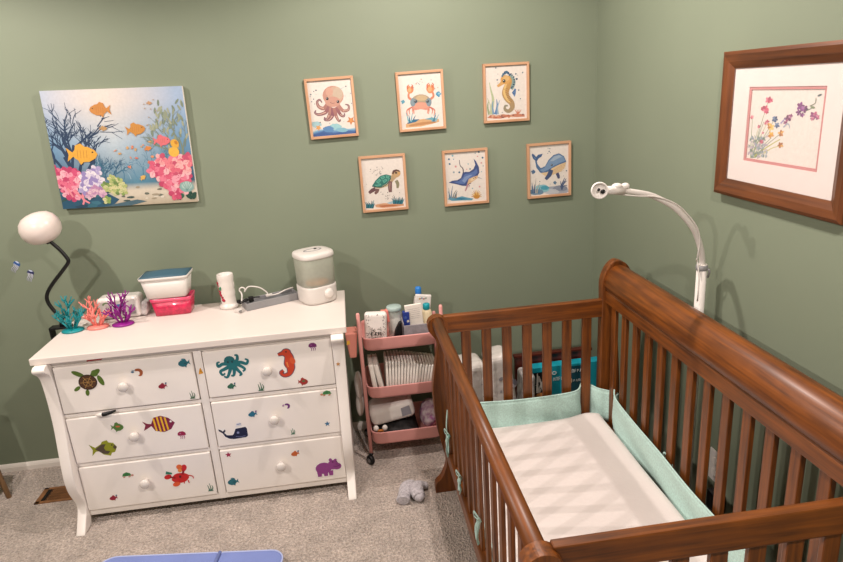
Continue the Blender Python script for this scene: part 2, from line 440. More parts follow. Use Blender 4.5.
for sd in 'LR':
    for r in range(3):
        x0,x1=DX[sd];z0,z1=DZ[r]
        d=B(x0,x1,-.530,-.50,z0,z1).build('drawer',M['white'],dr,bevel=.004,bseg=3)
        kn=MB().lathe([(.010,0),(.009,.010),(.0095,.014),(.017,.019),(.0205,.026),(.020,.032),(.014,.0375),(.004,.0395)],(KX[sd],-.530,KZ[r]),20,rot('X',90))
        kn.build('knob',M['ceramic'],d)
        drawers[sd+str(r+1)]=d
# stickers ----------------------------------------------------------
def sticker(parent,name,x,z,fn,s=1.,y=-.5302,label=None):
    A=Art((x,y-.0002,z),(1,0,0),(0,0,1),(0,-1,0),1,1,clip=False,step=1.2e-4,unit=s)
    fn(A); return A.build(name,M['gloss'],parent,label=label)
WH='#f3efec'
def s_seaturtle(A):
    for a in ((.32,.34,.22,.1,.6),(-.28,.36,.24,.09,2.6),(-.42,-.22,.14,.07,.6),(-.1,-.42,.13,.07,1.4),(.46,.02,.09,.22,.3)):
        A.el(a[0],a[1],a[2],a[3],'#4f6b22',a[4])
    A.el(.3,.33,.12,.13,'#56742a'); A.el(0,0,.33,.31,'#2f1a12'); A.el(0,0,.29,.27,'#4a2c1a')
    for i in range(6):
        t=i*PI/3; A.stroke([(0,0),(.27*math.cos(t),.25*math.sin(t))],.02,.02,'#a98349',2)
    for i in range(12):
        t=i*PI/6; A.stroke([(.16*math.cos(t),.15*math.sin(t)),(.16*math.cos(t+.5),.15*math.sin(t+.5))],.02,.02,'#a98349',2)
def s_octo(A):
    c='#146a70'
    A.el(-.08,.2,.17,.17,c)
    for pts in ([(-.1,.1),(-.3,.12),(-.44,.05),(-.46,.17),(-.38,.2)],[(-.05,.05),(-.25,-.05),(-.4,-.12),(-.36,-.25),(-.27,-.2)],[(-.05,.05),(-.12,-.15),(-.22,-.34),(-.32,-.3)],
        [(0,.05),(.02,-.15),(-.02,-.3),(-.1,-.3)],[(.03,.05),(.12,-.12),(.22,-.28),(.15,-.33)],[(.03,.08),(.2,.02),(.35,-.12),(.28,-.2)],[(.04,.1),(.25,.12),(.42,.05),(.48,.16),(.4,.22)],[(.02,.12),(.15,.2),(.18,.36),(.1,.38)]):
        A.stroke(pts,.13,.05,c)
    A.el(-.02,.05,.16,.12,c); A.el(-.13,.17,.03,.04,'#0c3a40'); A.el(0,.17,.03,.04,'#0c3a40')
def s_seahorse(A):
    def body(c,k):
        A.stroke([(-.2,.32),(-.02,.36)],.06+k,.13+k,c); A.el(.05,.36,.13+k/2,.12+k/2,c)
        A.stroke([(.06,.36),(.12,.2),(.1,.0),(.13,-.15),(.06,-.34),(-.1,-.38),(-.18,-.28),(-.1,-.22)],[.18+k,.24+k,.28+k,.22+k,.12+k,.09+k,.08+k,.06+k],.06,c)
    body('#5a4a60',.05); body('#c8401c',0)
    A.el(.05,.39,.025,.025,'#20140c'); A.el(.21,.08,.08,.12,'#d1552a',.3); A.stroke([(.03,.05),(.06,-.12)],.05,.03,'#e2803f')
def s_whale(A):
    A.poly([(-.48,.2),(-.35,.18),(-.3,.2),(-.22,.14),(-.27,.05),(-.2,-.08),(-.02,-.05),(.06,.16),(.42,.2),(.47,.1),(.47,-.2),(.4,-.26),(.05,-.28),(-.02,-.34),(-.08,-.28),(-.25,-.22),(-.36,.02),(-.42,.08)],WH)
    c='#12142e'
    A.poly([(.08,.12),(.4,.15),(.44,.08),(.44,-.18),(.38,-.23),(.0,-.25),(-.15,-.22),(-.28,-.13),(-.34,.0),(-.3,.03),(-.22,-.08),(-.05,-.1),(.0,-.06)],c)
    A.poly([(-.33,.0),(-.45,.1),(-.46,.17),(-.38,.13),(-.33,.07),(-.26,.14),(-.24,.08),(-.29,.02)],c)
    A.el(.14,-.03,.04,.04,'#8b93b8'); A.stroke([(.05,-.16),(.2,-.19),(.36,-.17)],.02,.02,'#6a6f92')
    A.poly([(.1,.2),(.13,.3),(.25,.33),(.3,.22)],'#d9dbe4'); A.stroke([(.14,.27),(.28,.28)],.025,.025,'#5f6f9a',2)
def s_hippo(A):
    def b(k,c):
        A.el(-.16,-.02,.30+k,.24+k,c); A.el(.2,.08,.2+k,.2+k,c); A.el(.34,.0,.16+k,.14+k,c)
        for x in (-.33,-.10,.09): A.poly([(x-.09-k,-.15),(x+.09+k,-.15),(x+.07+k,-.36-k),(x-.07-k,-.36-k)],c)
        A.el(.12,.3,.06+k,.07+k,c); A.el(.30,.27,.055+k,.06+k,c)
    b(.03,WH); b(0,'#8c3a86')
    A.el(.2,.2,.022,.022,'#2c0f2a'); A.el(.34,.21,.022,.022,'#2c0f2a'); A.stroke([(.2,.02),(.34,.0),(.46,.06)],.02,.02,'#5c2058'); A.el(.32,.1,.02,.015,'#5c2058'); A.el(.42,.12,.02,.015,'#5c2058')
def s_striped(A):
    c='#7c1237'
    A.poly([(-.5,.17),(-.42,.02),(-.5,-.17),(-.36,-.1),(-.24,-.03),(-.15,-.22),(.12,-.3),(.35,-.22),(.5,0),(.32,.2),(.1,.3),(-.13,.26),(-.24,.04),(-.36,.07)],c)
    for x,h in ((-.12,.23),(0,.28),(.12,.27),(.24,.23)):
        A.poly([(x-.05,h),(x+.005,h),(x+.045,-h),(x-.01,-h)],'#e8b414')
    A.el(.38,.06,.035,.035,WH)
def s_olive(A):
    A.poly([(-.5,.22),(-.4,-.02),(-.46,-.26),(-.3,-.1),(-.2,-.1),(-.05,-.26),(.18,-.34),(.24,-.22),(.36,-.2),(.46,0),(.36,.18),(.2,.22),(.16,.32),(-.02,.28),(-.08,.18),(-.3,.06)],'#8a8f16')
    A.poly([(-.32,.0),(-.05,.17),(.1,.16),(.0,.02),(.04,-.1),(.2,-.15),(.1,-.25),(-.05,-.23),(-.22,-.08)],'#4a3c30')
    A.poly([(.38,.1),(.46,0),(.38,-.1),(.32,0)],'#4a3c30'); A.el(.3,.1,.03,.03,'#23200a')
def s_crab(A):
    c='#c81f1c'
    A.el(.05,-.08,.3,.2,c,.15,jit=.06); A.el(-.36,.02,.13,.09,c,.3); A.stroke([(-.3,0),(-.12,-.05)],.07,.07,'#8f1416')
    A.el(.22,.3,.1,.14,c,-.4); A.stroke([(.2,.2),(.14,.05)],.07,.07,'#8f1416')
    A.el(.08,.36,.1,.1,'#e06a28'); A.el(.08,.22,.07,.07,'#e88a3a')
    for i in range(4): A.stroke([(-.1+i*.13,-.2),(-.2+i*.17,-.32)],.05,.025,c,2)
    A.stroke([(.3,0),(.46,-.06),(.48,-.16)],.05,.025,c); A.stroke([(-.4,.2),(-.2,.14)],.12,.06,'#2d7a5c',3); A.el(-.12,-.3,.13,.09,'#e0582a',.3)
    A.el(.05,-.02,.04,.05,'#5c0d0d')
def s_fishy(c,c2):
    def f(A): A.fish(.05,-.05,.8,c,-1,.15,.3,c); A.el(.38,.22,.1,.07,c2,.8); A.stroke([(.3,.12),(.42,.3)],.05,.04,c2,2)
    return f
def s_fishr(c,c2):
    def f(A): A.fish(0,0,.9,c,1,-.1,.34,c); A.el(.05,.06,.16,.07,c2,-.1)
    return f
def s_tealfish(A):
    A.fish(0,0,.95,'#156a78',-1,.1,.32,'#156a78'); A.el(-.05,.36,.12,.06,'#4e8794'); A.el(.1,-.02,.12,.06,'#0f4e5c')
def s_shrimp(c,c2):
    def f(A):
        A.stroke([(-.1,.25),(.2,.25),(.38,.05),(.3,-.25),(.1,-.3)],[.2,.28,.3,.22,.08],.1,c); A.el(-.35,.1,.14,.1,c2)
        A.stroke([(-.1,.2),(-.4,.3)],.06,.04,c2,2)
    return f
def s_jelly(c,c2):
    def f(A):
        A.poly([(-.4,.05),(-.36,.3),(-.15,.44),(.15,.44),(.36,.28),(.4,.02),(.2,-.05),(0,0),(-.2,-.04)],c)
        for x in (-.2,-.02,.16): A.stroke([(x,0),(x+.08,-.2),(x+.02,-.4)],.1,.05,c2)
        A.el(-.12,.22,.08,.06,c2)
    return f
def s_weed(c):
    def f(A):
        for x,h in ((-.22,.3),(0,.5),(.22,.25)): A.stroke([(x*.4,-.5),(x+.08,-.1),(x,h)],.16,.04,c)
        A.poly([(-.3,-.5),(.35,-.5),(.2,-.36),(-.2,-.36)],c)
    return f
def s_turtle(c,c2,d=-1):
    def f(A):
        A.poly([(-.42,-.08),(-.3,.2),(0,.33),(.3,.2),(.42,-.08)],c); A.el(d*.48,-.05,.13,.11,c2)
        for x in (-.25,.22): A.el(x,-.16,.12,.07,c2,.3)
        A.el(0,.1,.12,.08,'#2f6e44')
    return f
def s_star(c): return lambda A: (A.star(0,0,.5,c,PI/2))
def s_tri(A): A.poly([(-.5,-.7),(.5,-.55),(.05,.8),(-.2,.3)],'#dd9a22'); A.el(.05,-.1,.1,.2,'#b8741a')
def s_red(A): A.poly([(-.5,-.1),(-.45,.08),(.1,.1),(.5,.06),(.3,-.08)],'#c02a33')
st=[('L1','turtle_sticker',-2.320,.657,s_seaturtle,.108),('L1','shrimp_sticker',-2.128,.675,s_shrimp('#a0522a','#456c86'),.045),('L1','fish_sticker',-1.940,.694,s_tealfish,.05),
('L1','fish_sticker',-2.042,.606,s_fishy('#8d1330','#4f6b84'),.044),('L1','seaweed_sticker',-1.932,.551,s_weed('#4c6b4a'),.036),
('L2','fish_sticker',-2.085,.434,s_striped,.128),('L2','fish_sticker',-2.320,.354,s_olive,.112),('L2','fish_sticker',-2.249,.443,s_fishr('#4f7a34','#c9683c'),.055),('L2','jellyfish_sticker',-2.003,.371,s_jelly('#98123e','#b87890'),.042),
('L3','turtle_sticker',-2.256,.214,s_turtle('#2f7a3c','#c99086',1),.046),('L3','fish_sticker',-2.332,.115,s_fishy('#941434','#4f6b84'),.042),('L3','crab_sticker',-2.049,.179,s_crab,.122),('L3','seaweed_sticker',-1.930,.105,s_weed('#2d6b5a'),.038),
('R1','octopus_sticker',-1.751,.656,s_octo,.13),('R1','seahorse_sticker',-1.538,.643,s_seahorse,.135),('R1','jellyfish_sticker',-1.421,.704,s_jelly('#6d1763','#93548c'),.042),('R1','fish_sticker',-1.478,.553,s_fishr('#a02c26','#3f7a4a'),.046),
('R1','turtle_sticker',-1.772,.571,s_fishy('#33684c','#4f6b84'),.044),('R1','seaweed_sticker',-1.654,.553,s_weed('#3c6b48'),.04),
('R2','whale_sticker',-1.793,.356,s_whale,.13),('R2','fish_sticker',-1.706,.432,s_fishy('#226f8a','#7d5a8f'),.046),('R2','shrimp_sticker',-1.562,.449,s_shrimp('#6b2272','#8f5a90'),.032),('R2','turtle_sticker',-1.386,.486,s_turtle('#3f8a4c','#c98a62',-1),.046),
('R2','star_sticker',-1.399,.343,s_star('#39729a'),.026),('R2','seaweed_sticker',-1.549,.327,s_weed('#3c7a5a'),.03),
('R3','star_sticker',-1.830,.252,s_star('#a31f45'),.028),('R3','fish_sticker',-1.554,.219,s_fishy('#c2602a','#4f5f84'),.044),('R3','fish_sticker',-1.830,.117,s_tealfish,.05),('R3','hippo_sticker',-1.419,.130,s_hippo,.118)]
for d,n,x,z,fn,s in st: sticker(drawers[d],n,x,z,fn,s)
sticker(ff,'triangle_sticker',-1.8835,.648,s_tri,.02,-.5217); sticker(ff,'red_sticker',-2.276,.748,s_red,.07,-.5207); sticker(legR,'star_sticker',-1.325,.617,s_star('#c58a4a'),.02,-.5345)
# cloth poking out of the drawer
o=MB()
P=bez([(-2.318,-.532,.509),(-2.305,-.540,.512),(-2.282,-.545,.515),(-2.258,-.541,.518),(-2.238,-.533,.521)],4)
o.tube(P,[.003+.006*math.sin(PI*i/(len(P)-1)) for i in range(len(P))],8,.9)
k=o.build('baby_sock',[M['black'],M['pouch']],None,loc=(-2.28,-.54,.51))
for p in k.data.polygons:
    if p.center.x<-.010: p.material_index=1
tag(k,'black and white sock corner poking out of the top left drawer','sock')

# ================================================================== WALL ART
def frame_print(name,label,cx,cz,ang,fn,tr,w=.2178,h=.2635):
    t=thing(name,label,'framed print',(cx,0,cz),'framed sea animal watercolours on the back wall')
    Rm=Matrix.Rotation(-ang,3,'Y'); b=.0118; d=.021
    def T(x,y,z): return Vector((cx,0,cz))+Rm@Vector((x,y,z))
    def bar(p,mi):
        # mitred bar: outer/inner quads
        (ax,az),(bx,bz),(ix,iz),(jx,jz)=p
        mb.add([T(ax,-.001,az),T(bx,-.001,bz),T(ix,-.001,iz),T(jx,-.001,jz),T(ax,-d,az),T(bx,-d,bz),T(ix,-d,iz),T(jx,-d,jz)],[(0,1,2,3),(4,7,6,5),(0,4,5,1),(1,5,6,2),(2,6,7,3),(3,7,4,0)],None,False,mi)
    W,Hh=w/2,h/2; mb=MB()
    bar([(-W,Hh),(W,Hh),(W-b,Hh-b),(-W+b,Hh-b)],0); bar([(-W,-Hh),(W,-Hh),(W-b,-Hh+b),(-W+b,-Hh+b)],0)
    bar([(-W,-Hh),(-W,Hh),(-W+b,Hh-b),(-W+b,-Hh+b)],1); bar([(W,-Hh),(W,Hh),(W-b,Hh-b),(W-b,-Hh+b)],1)
    mb.build('frame',[M['oakx'],M['oakz']],t,bevel=.0015)
    iw,ih=w-2*b,h-2*b
    A=Art(T(-iw/2,-.012,-ih/2),Rm@Vector((1,0,0)),Rm@Vector((0,0,1)),(0,-1,0),iw,ih,step=8e-6)
    A.poly([(0,0),(1,0),(1,ih/iw),(0,ih/iw)],'#eee5dc')
    A.trace(*tr); fn(A); A.build('print',M['paint'],t)
    return t
def dots(A,pts,cols,r0=3,r1=7):
    for i,p in enumerate(pts): A.el(p[0],p[1],R.uniform(r0,r1),None,cols[i%len(cols)],n=9)
def p_octo(A):
    for i in range(5): A.poly([(103,470+i*6),(150,445+8*i),(215,455),(265,440+10*i),(330,446+5*i),(400,440+5*i),(452,430+8*i),(456,512),(103,520)],['#b9d3dc','#8db9d0','#6f9cc8','#5b84b8','#44689f'][i])
    A.el(285,425,48,24,'#9fd0d6',jit=.1); A.el(130,412,40,26,'#a9cdd2',jit=.1); A.el(225,448,45,26,'#5f8fc0',jit=.1); A.el(335,452,50,18,'#86bcd0',jit=.1)
    A.poly([(103,500),(180,478),(260,492),(330,470),(400,480),(456,460),(456,490),(380,500),(280,505),(200,500),(150,512),(103,512)],'#3c5f9c')
    T=[([(225,245),(190,282),(150,268),(138,232),(158,214),(176,236)],36),([(238,262),(205,312),(150,332),(120,318),(128,298)],36),([(252,272),(232,335),(212,368),(192,352)],32),([(265,275),(258,340),(232,372),(200,375),(192,362)],34),
       ([(276,275),(288,340),(312,382),(325,368)],34),([(290,268),(322,328),(350,342),(356,318)],32),([(302,252),(345,298),(386,288),(388,256),(362,246)],32)]
    for i,(p,w) in enumerate(T): A.stroke(p,w,9,['#b98074','#a66c6c','#c08a7c','#9a626a'][i%4],6,['#5c4050','#4a3450'][i%2])
    for i,(p,w) in enumerate(T): A.stroke(p[1:],w*.28,5,'#d9b09c',5,'#8a6070')
    A.el(265,180,84,78,'#c99583'); A.el(282,172,64,66,'#cfae97'); A.el(300,160,40,46,'#cdb8a2'); A.el(262,228,62,42,'#cf9c8a'); A.el(235,150,30,34,'#d6a792')
    for x,y in ((218,204),(303,226)): A.el(x,y,11,12,'#20202a',n=12); A.el(x-4,y-4,3,3,'#ffffff',n=8)
    A.stroke([(240,232),(258,240),(276,237)],3,3,'#7a5048')
    A.star(408,376,38,'#cf7f42',.3); A.star(408,376,22,'#e09a5c',.3); A.star(145,438,28,'#e0a25c',.1)
    dots(A,[(88,174),(112,150),(130,172),(110,210),(118,248),(84,190),(95,230),(366,104),(404,160),(412,238),(130,140),(236,400),(360,180),(160,395),(350,385)],['#7d8793','#4d6272','#a9b2ba'])
    A.stroke([(320,128),(350,112)],7,3,'#b9c3c6')
def p_crab(A):
    A.poly([(128,470),(180,440),(260,430),(330,425),(398,430),(402,452),(340,470),(250,490),(170,495),(130,498)],'#d9ab7a'); A.poly([(150,478),(250,455),(380,445),(370,462),(240,480),(160,490)],'#c08c5c')
    A.poly([(135,462),(190,432),(240,430),(210,452),(150,466)],'#2c6f92'); A.poly([(280,430),(340,415),(395,430),(350,440)],'#6fa9b8')
    for x,dx,h,c in ((150,-22,75,'#6fb0bc'),(160,-8,55,'#2c6f92'),(172,10,70,'#7fb6c4'),(185,22,50,'#2c6f92'),(345,-8,40,'#6fb0bc'),(360,10,70,'#3d7f9c'),(372,28,60,'#86bcc8'),(352,22,50,'#3d7f9c')):
        A.stroke([(x,450),(x+dx*.4,450-h*.5),(x+dx,450-h)],13,3,c)
    for s,cx in ((-1,250),(1,250)):
        for (a,b,c) in ((62,100,62),(60,118,95),(50,70,58),(40,60,48)):
            A.stroke([(cx+s*45,335),(cx+s*a*1.15,322+a*.2),(cx+s*b*.95,335+b*.2),(cx+s*b*.9,370+c*.35)],[14,12,10,5],3,'#c0563f',5,'#d98a72')
    for (p,cx,cy,rr) in (([(180,280),(152,258),(150,232),(160,212)],162,195,28),([(322,275),(350,250),(345,220),(332,205)],325,188,33)):
        A.stroke(p,20,14,'#d8896a'); A.el(cx,cy,rr,rr*1.1,'#dd8d5c',jit=.05); A.el(cx-5,cy+4,rr*.5,rr*.6,'#eab07c')
        A.stroke([(cx-rr*.7,cy-5),(cx-rr*.8,cy-rr*.9),(cx-rr*.3,cy-rr*1.35)],14,4,'#cf6b4a'); A.stroke([(cx+rr*.5,cy-8),(cx+rr*.7,cy-rr),(cx+rr*.35,cy-rr*1.4)],14,4,'#cf6b4a')
        A.poly([(cx-6,cy-rr*1.25),(cx+7,cy-rr*1.25),(cx+1,cy-rr*.45)],'#eee5dc')
    A.el(250,300,82,68,'#a8957c'); A.el(250,285,78,52,'#b3a184'); A.el(250,330,72,36,'#dd9480'); A.el(250,322,66,24,'#e0a088'); A.el(185,295,22,34,'#8497a0'); A.el(315,295,22,34,'#8497a0'); A.el(255,262,45,22,'#cbb28a')
    A.poly([(205,358),(250,350),(296,358),(285,375),(250,380),(215,375)],'#eee5dc')
    for x in (206,303): A.el(x,288,16,16,'#68808c',n=12); A.el(x,288,10,10,'#24262e',n=12); A.el(x-4,284,3,3,'#ffffff',n=8)
    A.fish(392,230,46,'#4b9cc0',-1,0,.42); A.fish(104,290,34,'#5fa6bc',1,.2,.42); A.el(395,228,8,7,'#9fd0e0')
    dots(A,[(218,140),(235,155),(250,115),(258,138),(240,132),(210,150),(230,148),(330,120),(385,180),(362,190),(190,180)],['#7f8c94','#a5afb4','#d99a86'],3,6)
def p_turtle(A):
    A.poly([(175,462),(250,448),(330,455),(412,452),(415,470),(330,482),(240,490),(180,482)],'#d9a27c'); A.poly([(200,470),(300,462),(390,462),(330,474),(230,482)],'#b9714c')
    A.poly([(270,448),(320,430),(340,445),(300,458)],'#a9c3cc')
    for cx,y,n,sp in ((130,492,9,70),(362,456,11,95)):
        for i in range(n):
            t=(i/(n-1)-.5); A.stroke([(cx+t*sp*.7,y),(cx+t*sp*.9+4,y-30),(cx+t*sp*1.1+R.uniform(-6,6),y-R.uniform(40,72))],13,2,['#1d6878','#2c8090','#165464'][i%3])
    A.stroke([(345,262),(360,290),(358,325)],[26,28,16],12,'#8f8a6c'); A.stroke([(196,330),(190,352),(172,372)],[28,28,18],10,'#7c5c58'); A.stroke([(178,330),(150,345),(124,366)],[30,32,22],12,'#6b4a4e')
    A.poly([(170,322),(270,290),(305,240),(325,262),(300,300),(270,312),(210,330)],'#c9b48c'); A.stroke([(300,260),(325,232),(340,215)],40,44,'#b9a07c')
    A.el(345,205,37,33,'#c8a67c',-.3); A.poly([(312,205),(318,180),(345,171),(372,180),(378,192),(350,186),(330,196),(322,215)],'#5c3a38'); A.el(345,200,10,7,'#2a1a1c',n=10); A.el(368,204,10,12,'#d9a868')
    A.poly([(148,308),(175,265),(215,225),(262,212),(303,222),(302,245),(272,285),(222,315),(172,320)],'#27746c')
    for p in ([(215,235),(245,222),(255,240),(230,255)],[(262,220),(292,225),(285,245),(262,242)],[(180,272),(208,248),(225,262),(198,290)],[(232,262),(262,248),(275,262),(245,285)],[(165,300),(192,296),(215,285),(225,300),(190,312)],[(278,250),(296,240),(282,268)]):
        A.poly(p,'#64b09a'); c=(sum(q[0] for q in p)/len(p),sum(q[1] for q in p)/len(p)); A.poly([(lerp(c[0],q[0],.6),lerp(c[1],q[1],.6)) for q in p],'#46988c')
    A.stroke([(150,310),(220,318),(275,288),(303,240)],7,5,'#1b4c4c')
    A.stroke([(300,268),(296,310),(300,358)],[26,34,26],12,'#7c5858'); A.stroke([(298,280),(294,310),(297,340)],10,6,'#a88478')
    dots(A,[(R.uniform(115,240),R.uniform(150,220)) for i in range(26)]+[(R.uniform(220,330),R.uniform(355,415)) for i in range(22)]+[(103,295),(376,362),(150,205),(185,218)],['#5c5a5c','#8c8784','#b0a8a2'],1.6,4.2)
def p_sea(A):
    for x0,p,w,c in ((98,[(98,465),(85,400),(95,350)],20,'#9fb08c'),(112,[(112,465),(130,350),(112,270),(98,205)],30,'#b9c49c'),(130,[(135,465),(125,400),(130,355)],20,'#7fa0bc'),(158,[(152,465),(165,400),(160,340)],26,'#5f86b4'),(172,[(172,465),(168,410),(185,350)],18,'#93b0c4'),(105,[(105,460),(110,400),(82,330)],14,'#c4c8a4')):
        A.stroke(p,w,4,c)
    A.poly([(82,492),(110,468),(160,474),(215,464),(270,472),(320,462),(398,468),(400,488),(330,490),(270,486),(200,500),(140,500)],'#c98468')
    for i in range(22): A.el(R.uniform(90,390),R.uniform(470,492),R.uniform(6,14),R.uniform(4,8),['#b5654c','#d9a080','#8c5a54','#e0b49c'][i%4],jit=.2,n=10)
    for s in (-1,0,1,2): A.stroke([(338,468),(338+s*10,448),(332+s*18,428)],9,4,'#d08060')
    A.stroke([(258,150),(292,180),(300,215),(282,262)],[26,34,30],12,'#8ba39c')
    for p in ((288,150),(300,165),(305,185),(306,205),(302,225),(294,242),(278,140),(326,180),(318,140),(285,250)): A.el(p[0],p[1],R.uniform(6,11),R.uniform(5,9),['#3f5f72','#6f9494','#2c4a64'][int(p[0])%3],jit=.2,n=9)
    A.poly([(288,290),(312,255),(322,262),(320,300),(310,325)],'#5a7fae'); A.stroke([(290,290),(318,266)],4,3,'#2f4f84'); A.stroke([(292,298),(318,300)],4,3,'#2f4f84')
    A.stroke([(245,165),(262,195),(250,235),(232,290),(250,335),(285,372),(292,412),(262,440),(232,425),(232,398),(255,396)],[40,50,56,56,52,42,34,26,18,12],8,'#cf9a4c',6,'#8c8c7c')
    A.stroke([(238,215),(226,260),(224,295),(242,335),(275,372)],[16,20,18,14],8,'#e6c07c')
    for i in range(9): 
        t=i/8; A.stroke([(222+t*40,262+t*110),(258+t*32,252+t*104)],3,3,'#9c6c34',2)
    A.stroke([(222,195),(190,222),(165,238)],[44,26,18],20,'#dba968'); A.el(232,185,42,36,'#d9a35c'); A.el(238,176,26,22,'#e2b878'); A.el(220,195,13,14,'#3a3c34',n=12); A.el(217,191,4,4,'#ffffff',n=8)
    for x,y,r in ((215,142,10),(228,130,12),(243,126,12),(256,134,10),(205,156,8),(268,146,8)): A.el(x,y,r,r*1.1,['#2f5478','#44708c'][x%2],jit=.15,n=9)
    dots(A,[(168,140),(163,186),(170,210),(330,150),(345,270),(208,450),(150,90),(360,340),(375,130)],['#7f8c94','#4d6b84'],3,7)
def p_ray(A):
    A.poly([(80,470),(110,448),(160,455),(200,445),(260,458),(300,465),(285,478),(200,480),(120,485)],'#5f9cb4'); A.poly([(120,470),(180,458),(250,466),(200,474)],'#2f7a9c')
    for x,dx,h,c in ((95,-6,85,'#a9b4b4'),(110,14,105,'#7f92a4'),(125,30,70,'#8c8c84'),(140,22,60,'#6c7f8c'),(100,-14,55,'#5c7f9c'),(150,8,40,'#9a8c7c')):
        A.stroke([(x,462),(x+dx*.3,462-h*.5),(x+dx,462-h)],14,3,c)
    for i in range(11):
        t=PI*(i/10); A.stroke([(325,452),(325+math.cos(t)*45,445-math.sin(t)*55)],13,3,['#d9a24c','#c08434','#e6bf74'][i%3],3)
    A.el(325,450,26,16,'#c78c3c')
    A.stroke([(212,262),(208,220),(185,195),(178,150)],10,4,'#4a4a5c')
    A.poly([(88,335),(120,318),(160,314),(192,296),(205,258),(225,246),(262,246),(296,222),(312,188),(296,138),(318,160),(342,205),(347,250),(330,280),(290,312),(262,330),(240,360),(205,360),(150,346)],'#3d4f84')
    A.poly([(130,328),(175,322),(210,290),(225,262),(262,258),(300,240),(322,215),(332,250),(300,285),(250,310),(220,345),(170,342)],'#5a74ac'); A.poly([(200,320),(225,285),(265,270),(290,268),(250,300),(225,335)],'#8299c4')
    A.poly([(246,338),(258,302),(300,284),(336,274),(332,296),(300,318),(268,340),(250,362)],'#d9b48c'); A.el(290,305,22,12,'#e6cba4',-.4)
    A.stroke([(250,345),(240,375),(228,402)],[16,14,10],6,'#b98c94'); A.stroke([(262,352),(258,372)],8,4,'#9a6c84')
    for p in ((258,345),(266,340),(274,338),(300,300),(312,290)): A.el(p[0],p[1],4,4,'#54384c',n=8)
    A.stroke([(335,290),(370,300)],10,3,'#a9b0b4')
    dots(A,[(92,146),(130,146),(148,204),(132,250),(98,184),(122,118),(240,225),(268,222),(178,250),(252,182),(362,172),(378,196),(372,130),(364,242),(330,120),(310,95),(340,85),(290,380),(350,365)],['#3f6f8c','#7fb0bc','#d99a9c','#93a8b0'],4,9)
def p_whale(A):
    A.el(285,448,110,34,'#a9b0bc',jit=.08); A.el(320,430,60,24,'#8c93a4',jit=.1); A.el(240,455,70,20,'#c4c8cf',jit=.1); A.el(170,430,60,30,'#8fc6d0',jit=.1); A.el(190,425,36,16,'#4fa3b8',jit=.12); A.el(120,458,60,24,'#6f8fa8',jit=.1)
    for x,dx,h,c in ((95,-10,85,'#7f8fa4'),(110,10,120,'#b9b4ac'),(125,24,80,'#a8a49c'),(88,-4,60,'#4f6f94'),(138,14,50,'#5c86a4'),(104,4,70,'#3d5c84')):
        A.stroke([(x,468),(x+dx*.3,468-h*.5),(x+dx,468-h)],14,3,c)
    for p in ([(330,440),(325,400),(320,372)],[(330,420),(350,390),(372,370)],[(330,440),(345,412),(375,405)],[(328,405),(345,370),(355,345)],[(345,395),(368,350)],[(330,430),(318,412)]): A.stroke(p,12,4,'#4a5c80')
    A.poly([(115,215),(128,210),(135,240),(160,270),(195,255),(225,205),(265,168),(310,154),(350,176),(368,215),(360,262),(322,298),(262,322),(200,332),(152,302),(124,265)],'#4f729c')
    A.poly([(190,268),(228,212),(268,175),(310,162),(345,180),(362,212),(320,228),(270,250),(225,280),(180,300),(150,285)],'#7c9abc'); A.poly([(235,215),(270,180),(310,168),(335,180),(300,195),(262,215)],'#a4b8cc')
    A.poly([(366,222),(360,262),(322,298),(258,323),(196,333),(158,308),(215,300),(255,268),(310,242)],'#e6c9a0')
    for i in range(5): A.stroke([(362-i*3,232+i*14),(310-i*12,258+i*13),(250-i*10,290+i*9)],2.5,2,'#c4a078')
    A.poly([(118,214),(98,195),(88,165),(98,157),(114,170),(124,184),(140,166),(178,158),(168,180),(142,196),(132,214)],'#3f5f8c'); A.stroke([(120,200),(105,180)],8,3,'#6f8fb4',3)
    A.stroke([(245,282),(230,320),(198,358)],[34,36,22],8,'#44567c'); A.stroke([(292,308),(302,330),(306,352)],[26,26,16],8,'#4a4f74')
    A.el(250,245,8,8,'#1c2230',n=10); A.el(248,243,2.5,2.5,'#ffffff',n=8)
    A.fish(98,298,36,'#4f6f94',1,.1,.4); A.fish(275,384,30,'#5c7f9c',-1,0,.4)
    dots(A,[(222,115),(236,118),(230,140),(218,155),(240,150),(345,330),(370,290),(235,395),(150,375)],['#6c7f8c','#8c9aa4'],3,6)
frame_print('octopus_print','light wood framed print of a pink octopus over blue waves',-1.2489,1.6371,.0144,p_octo,((105,512),(450,478),(57,75)))
frame_print('crab_print','light wood framed print of an orange crab raising its claws',-.8419,1.6411,.0119,p_crab,((98,512),(438,487),(62,82)))
frame_print('turtle_print','light wood framed print of a teal sea turtle',-1.042,1.2801,.0012,p_turtle,((95,507),(432,478),(57,92)))
frame_print('seahorse_print','light wood framed print of a yellow seahorse and seaweed',-.4414,1.6517,-.0053,p_sea,((75,515),(418,500),(62,80)))
frame_print('ray_print','light wood framed print of a blue manta ray',-.6484,1.2772,.0021,p_ray,((75,508),(410,478),(55,100)))
frame_print('whale_print','light wood framed print of a blue whale',-.237,1.2794,.0072,p_whale,((68,492),(385,465),(70,103)))

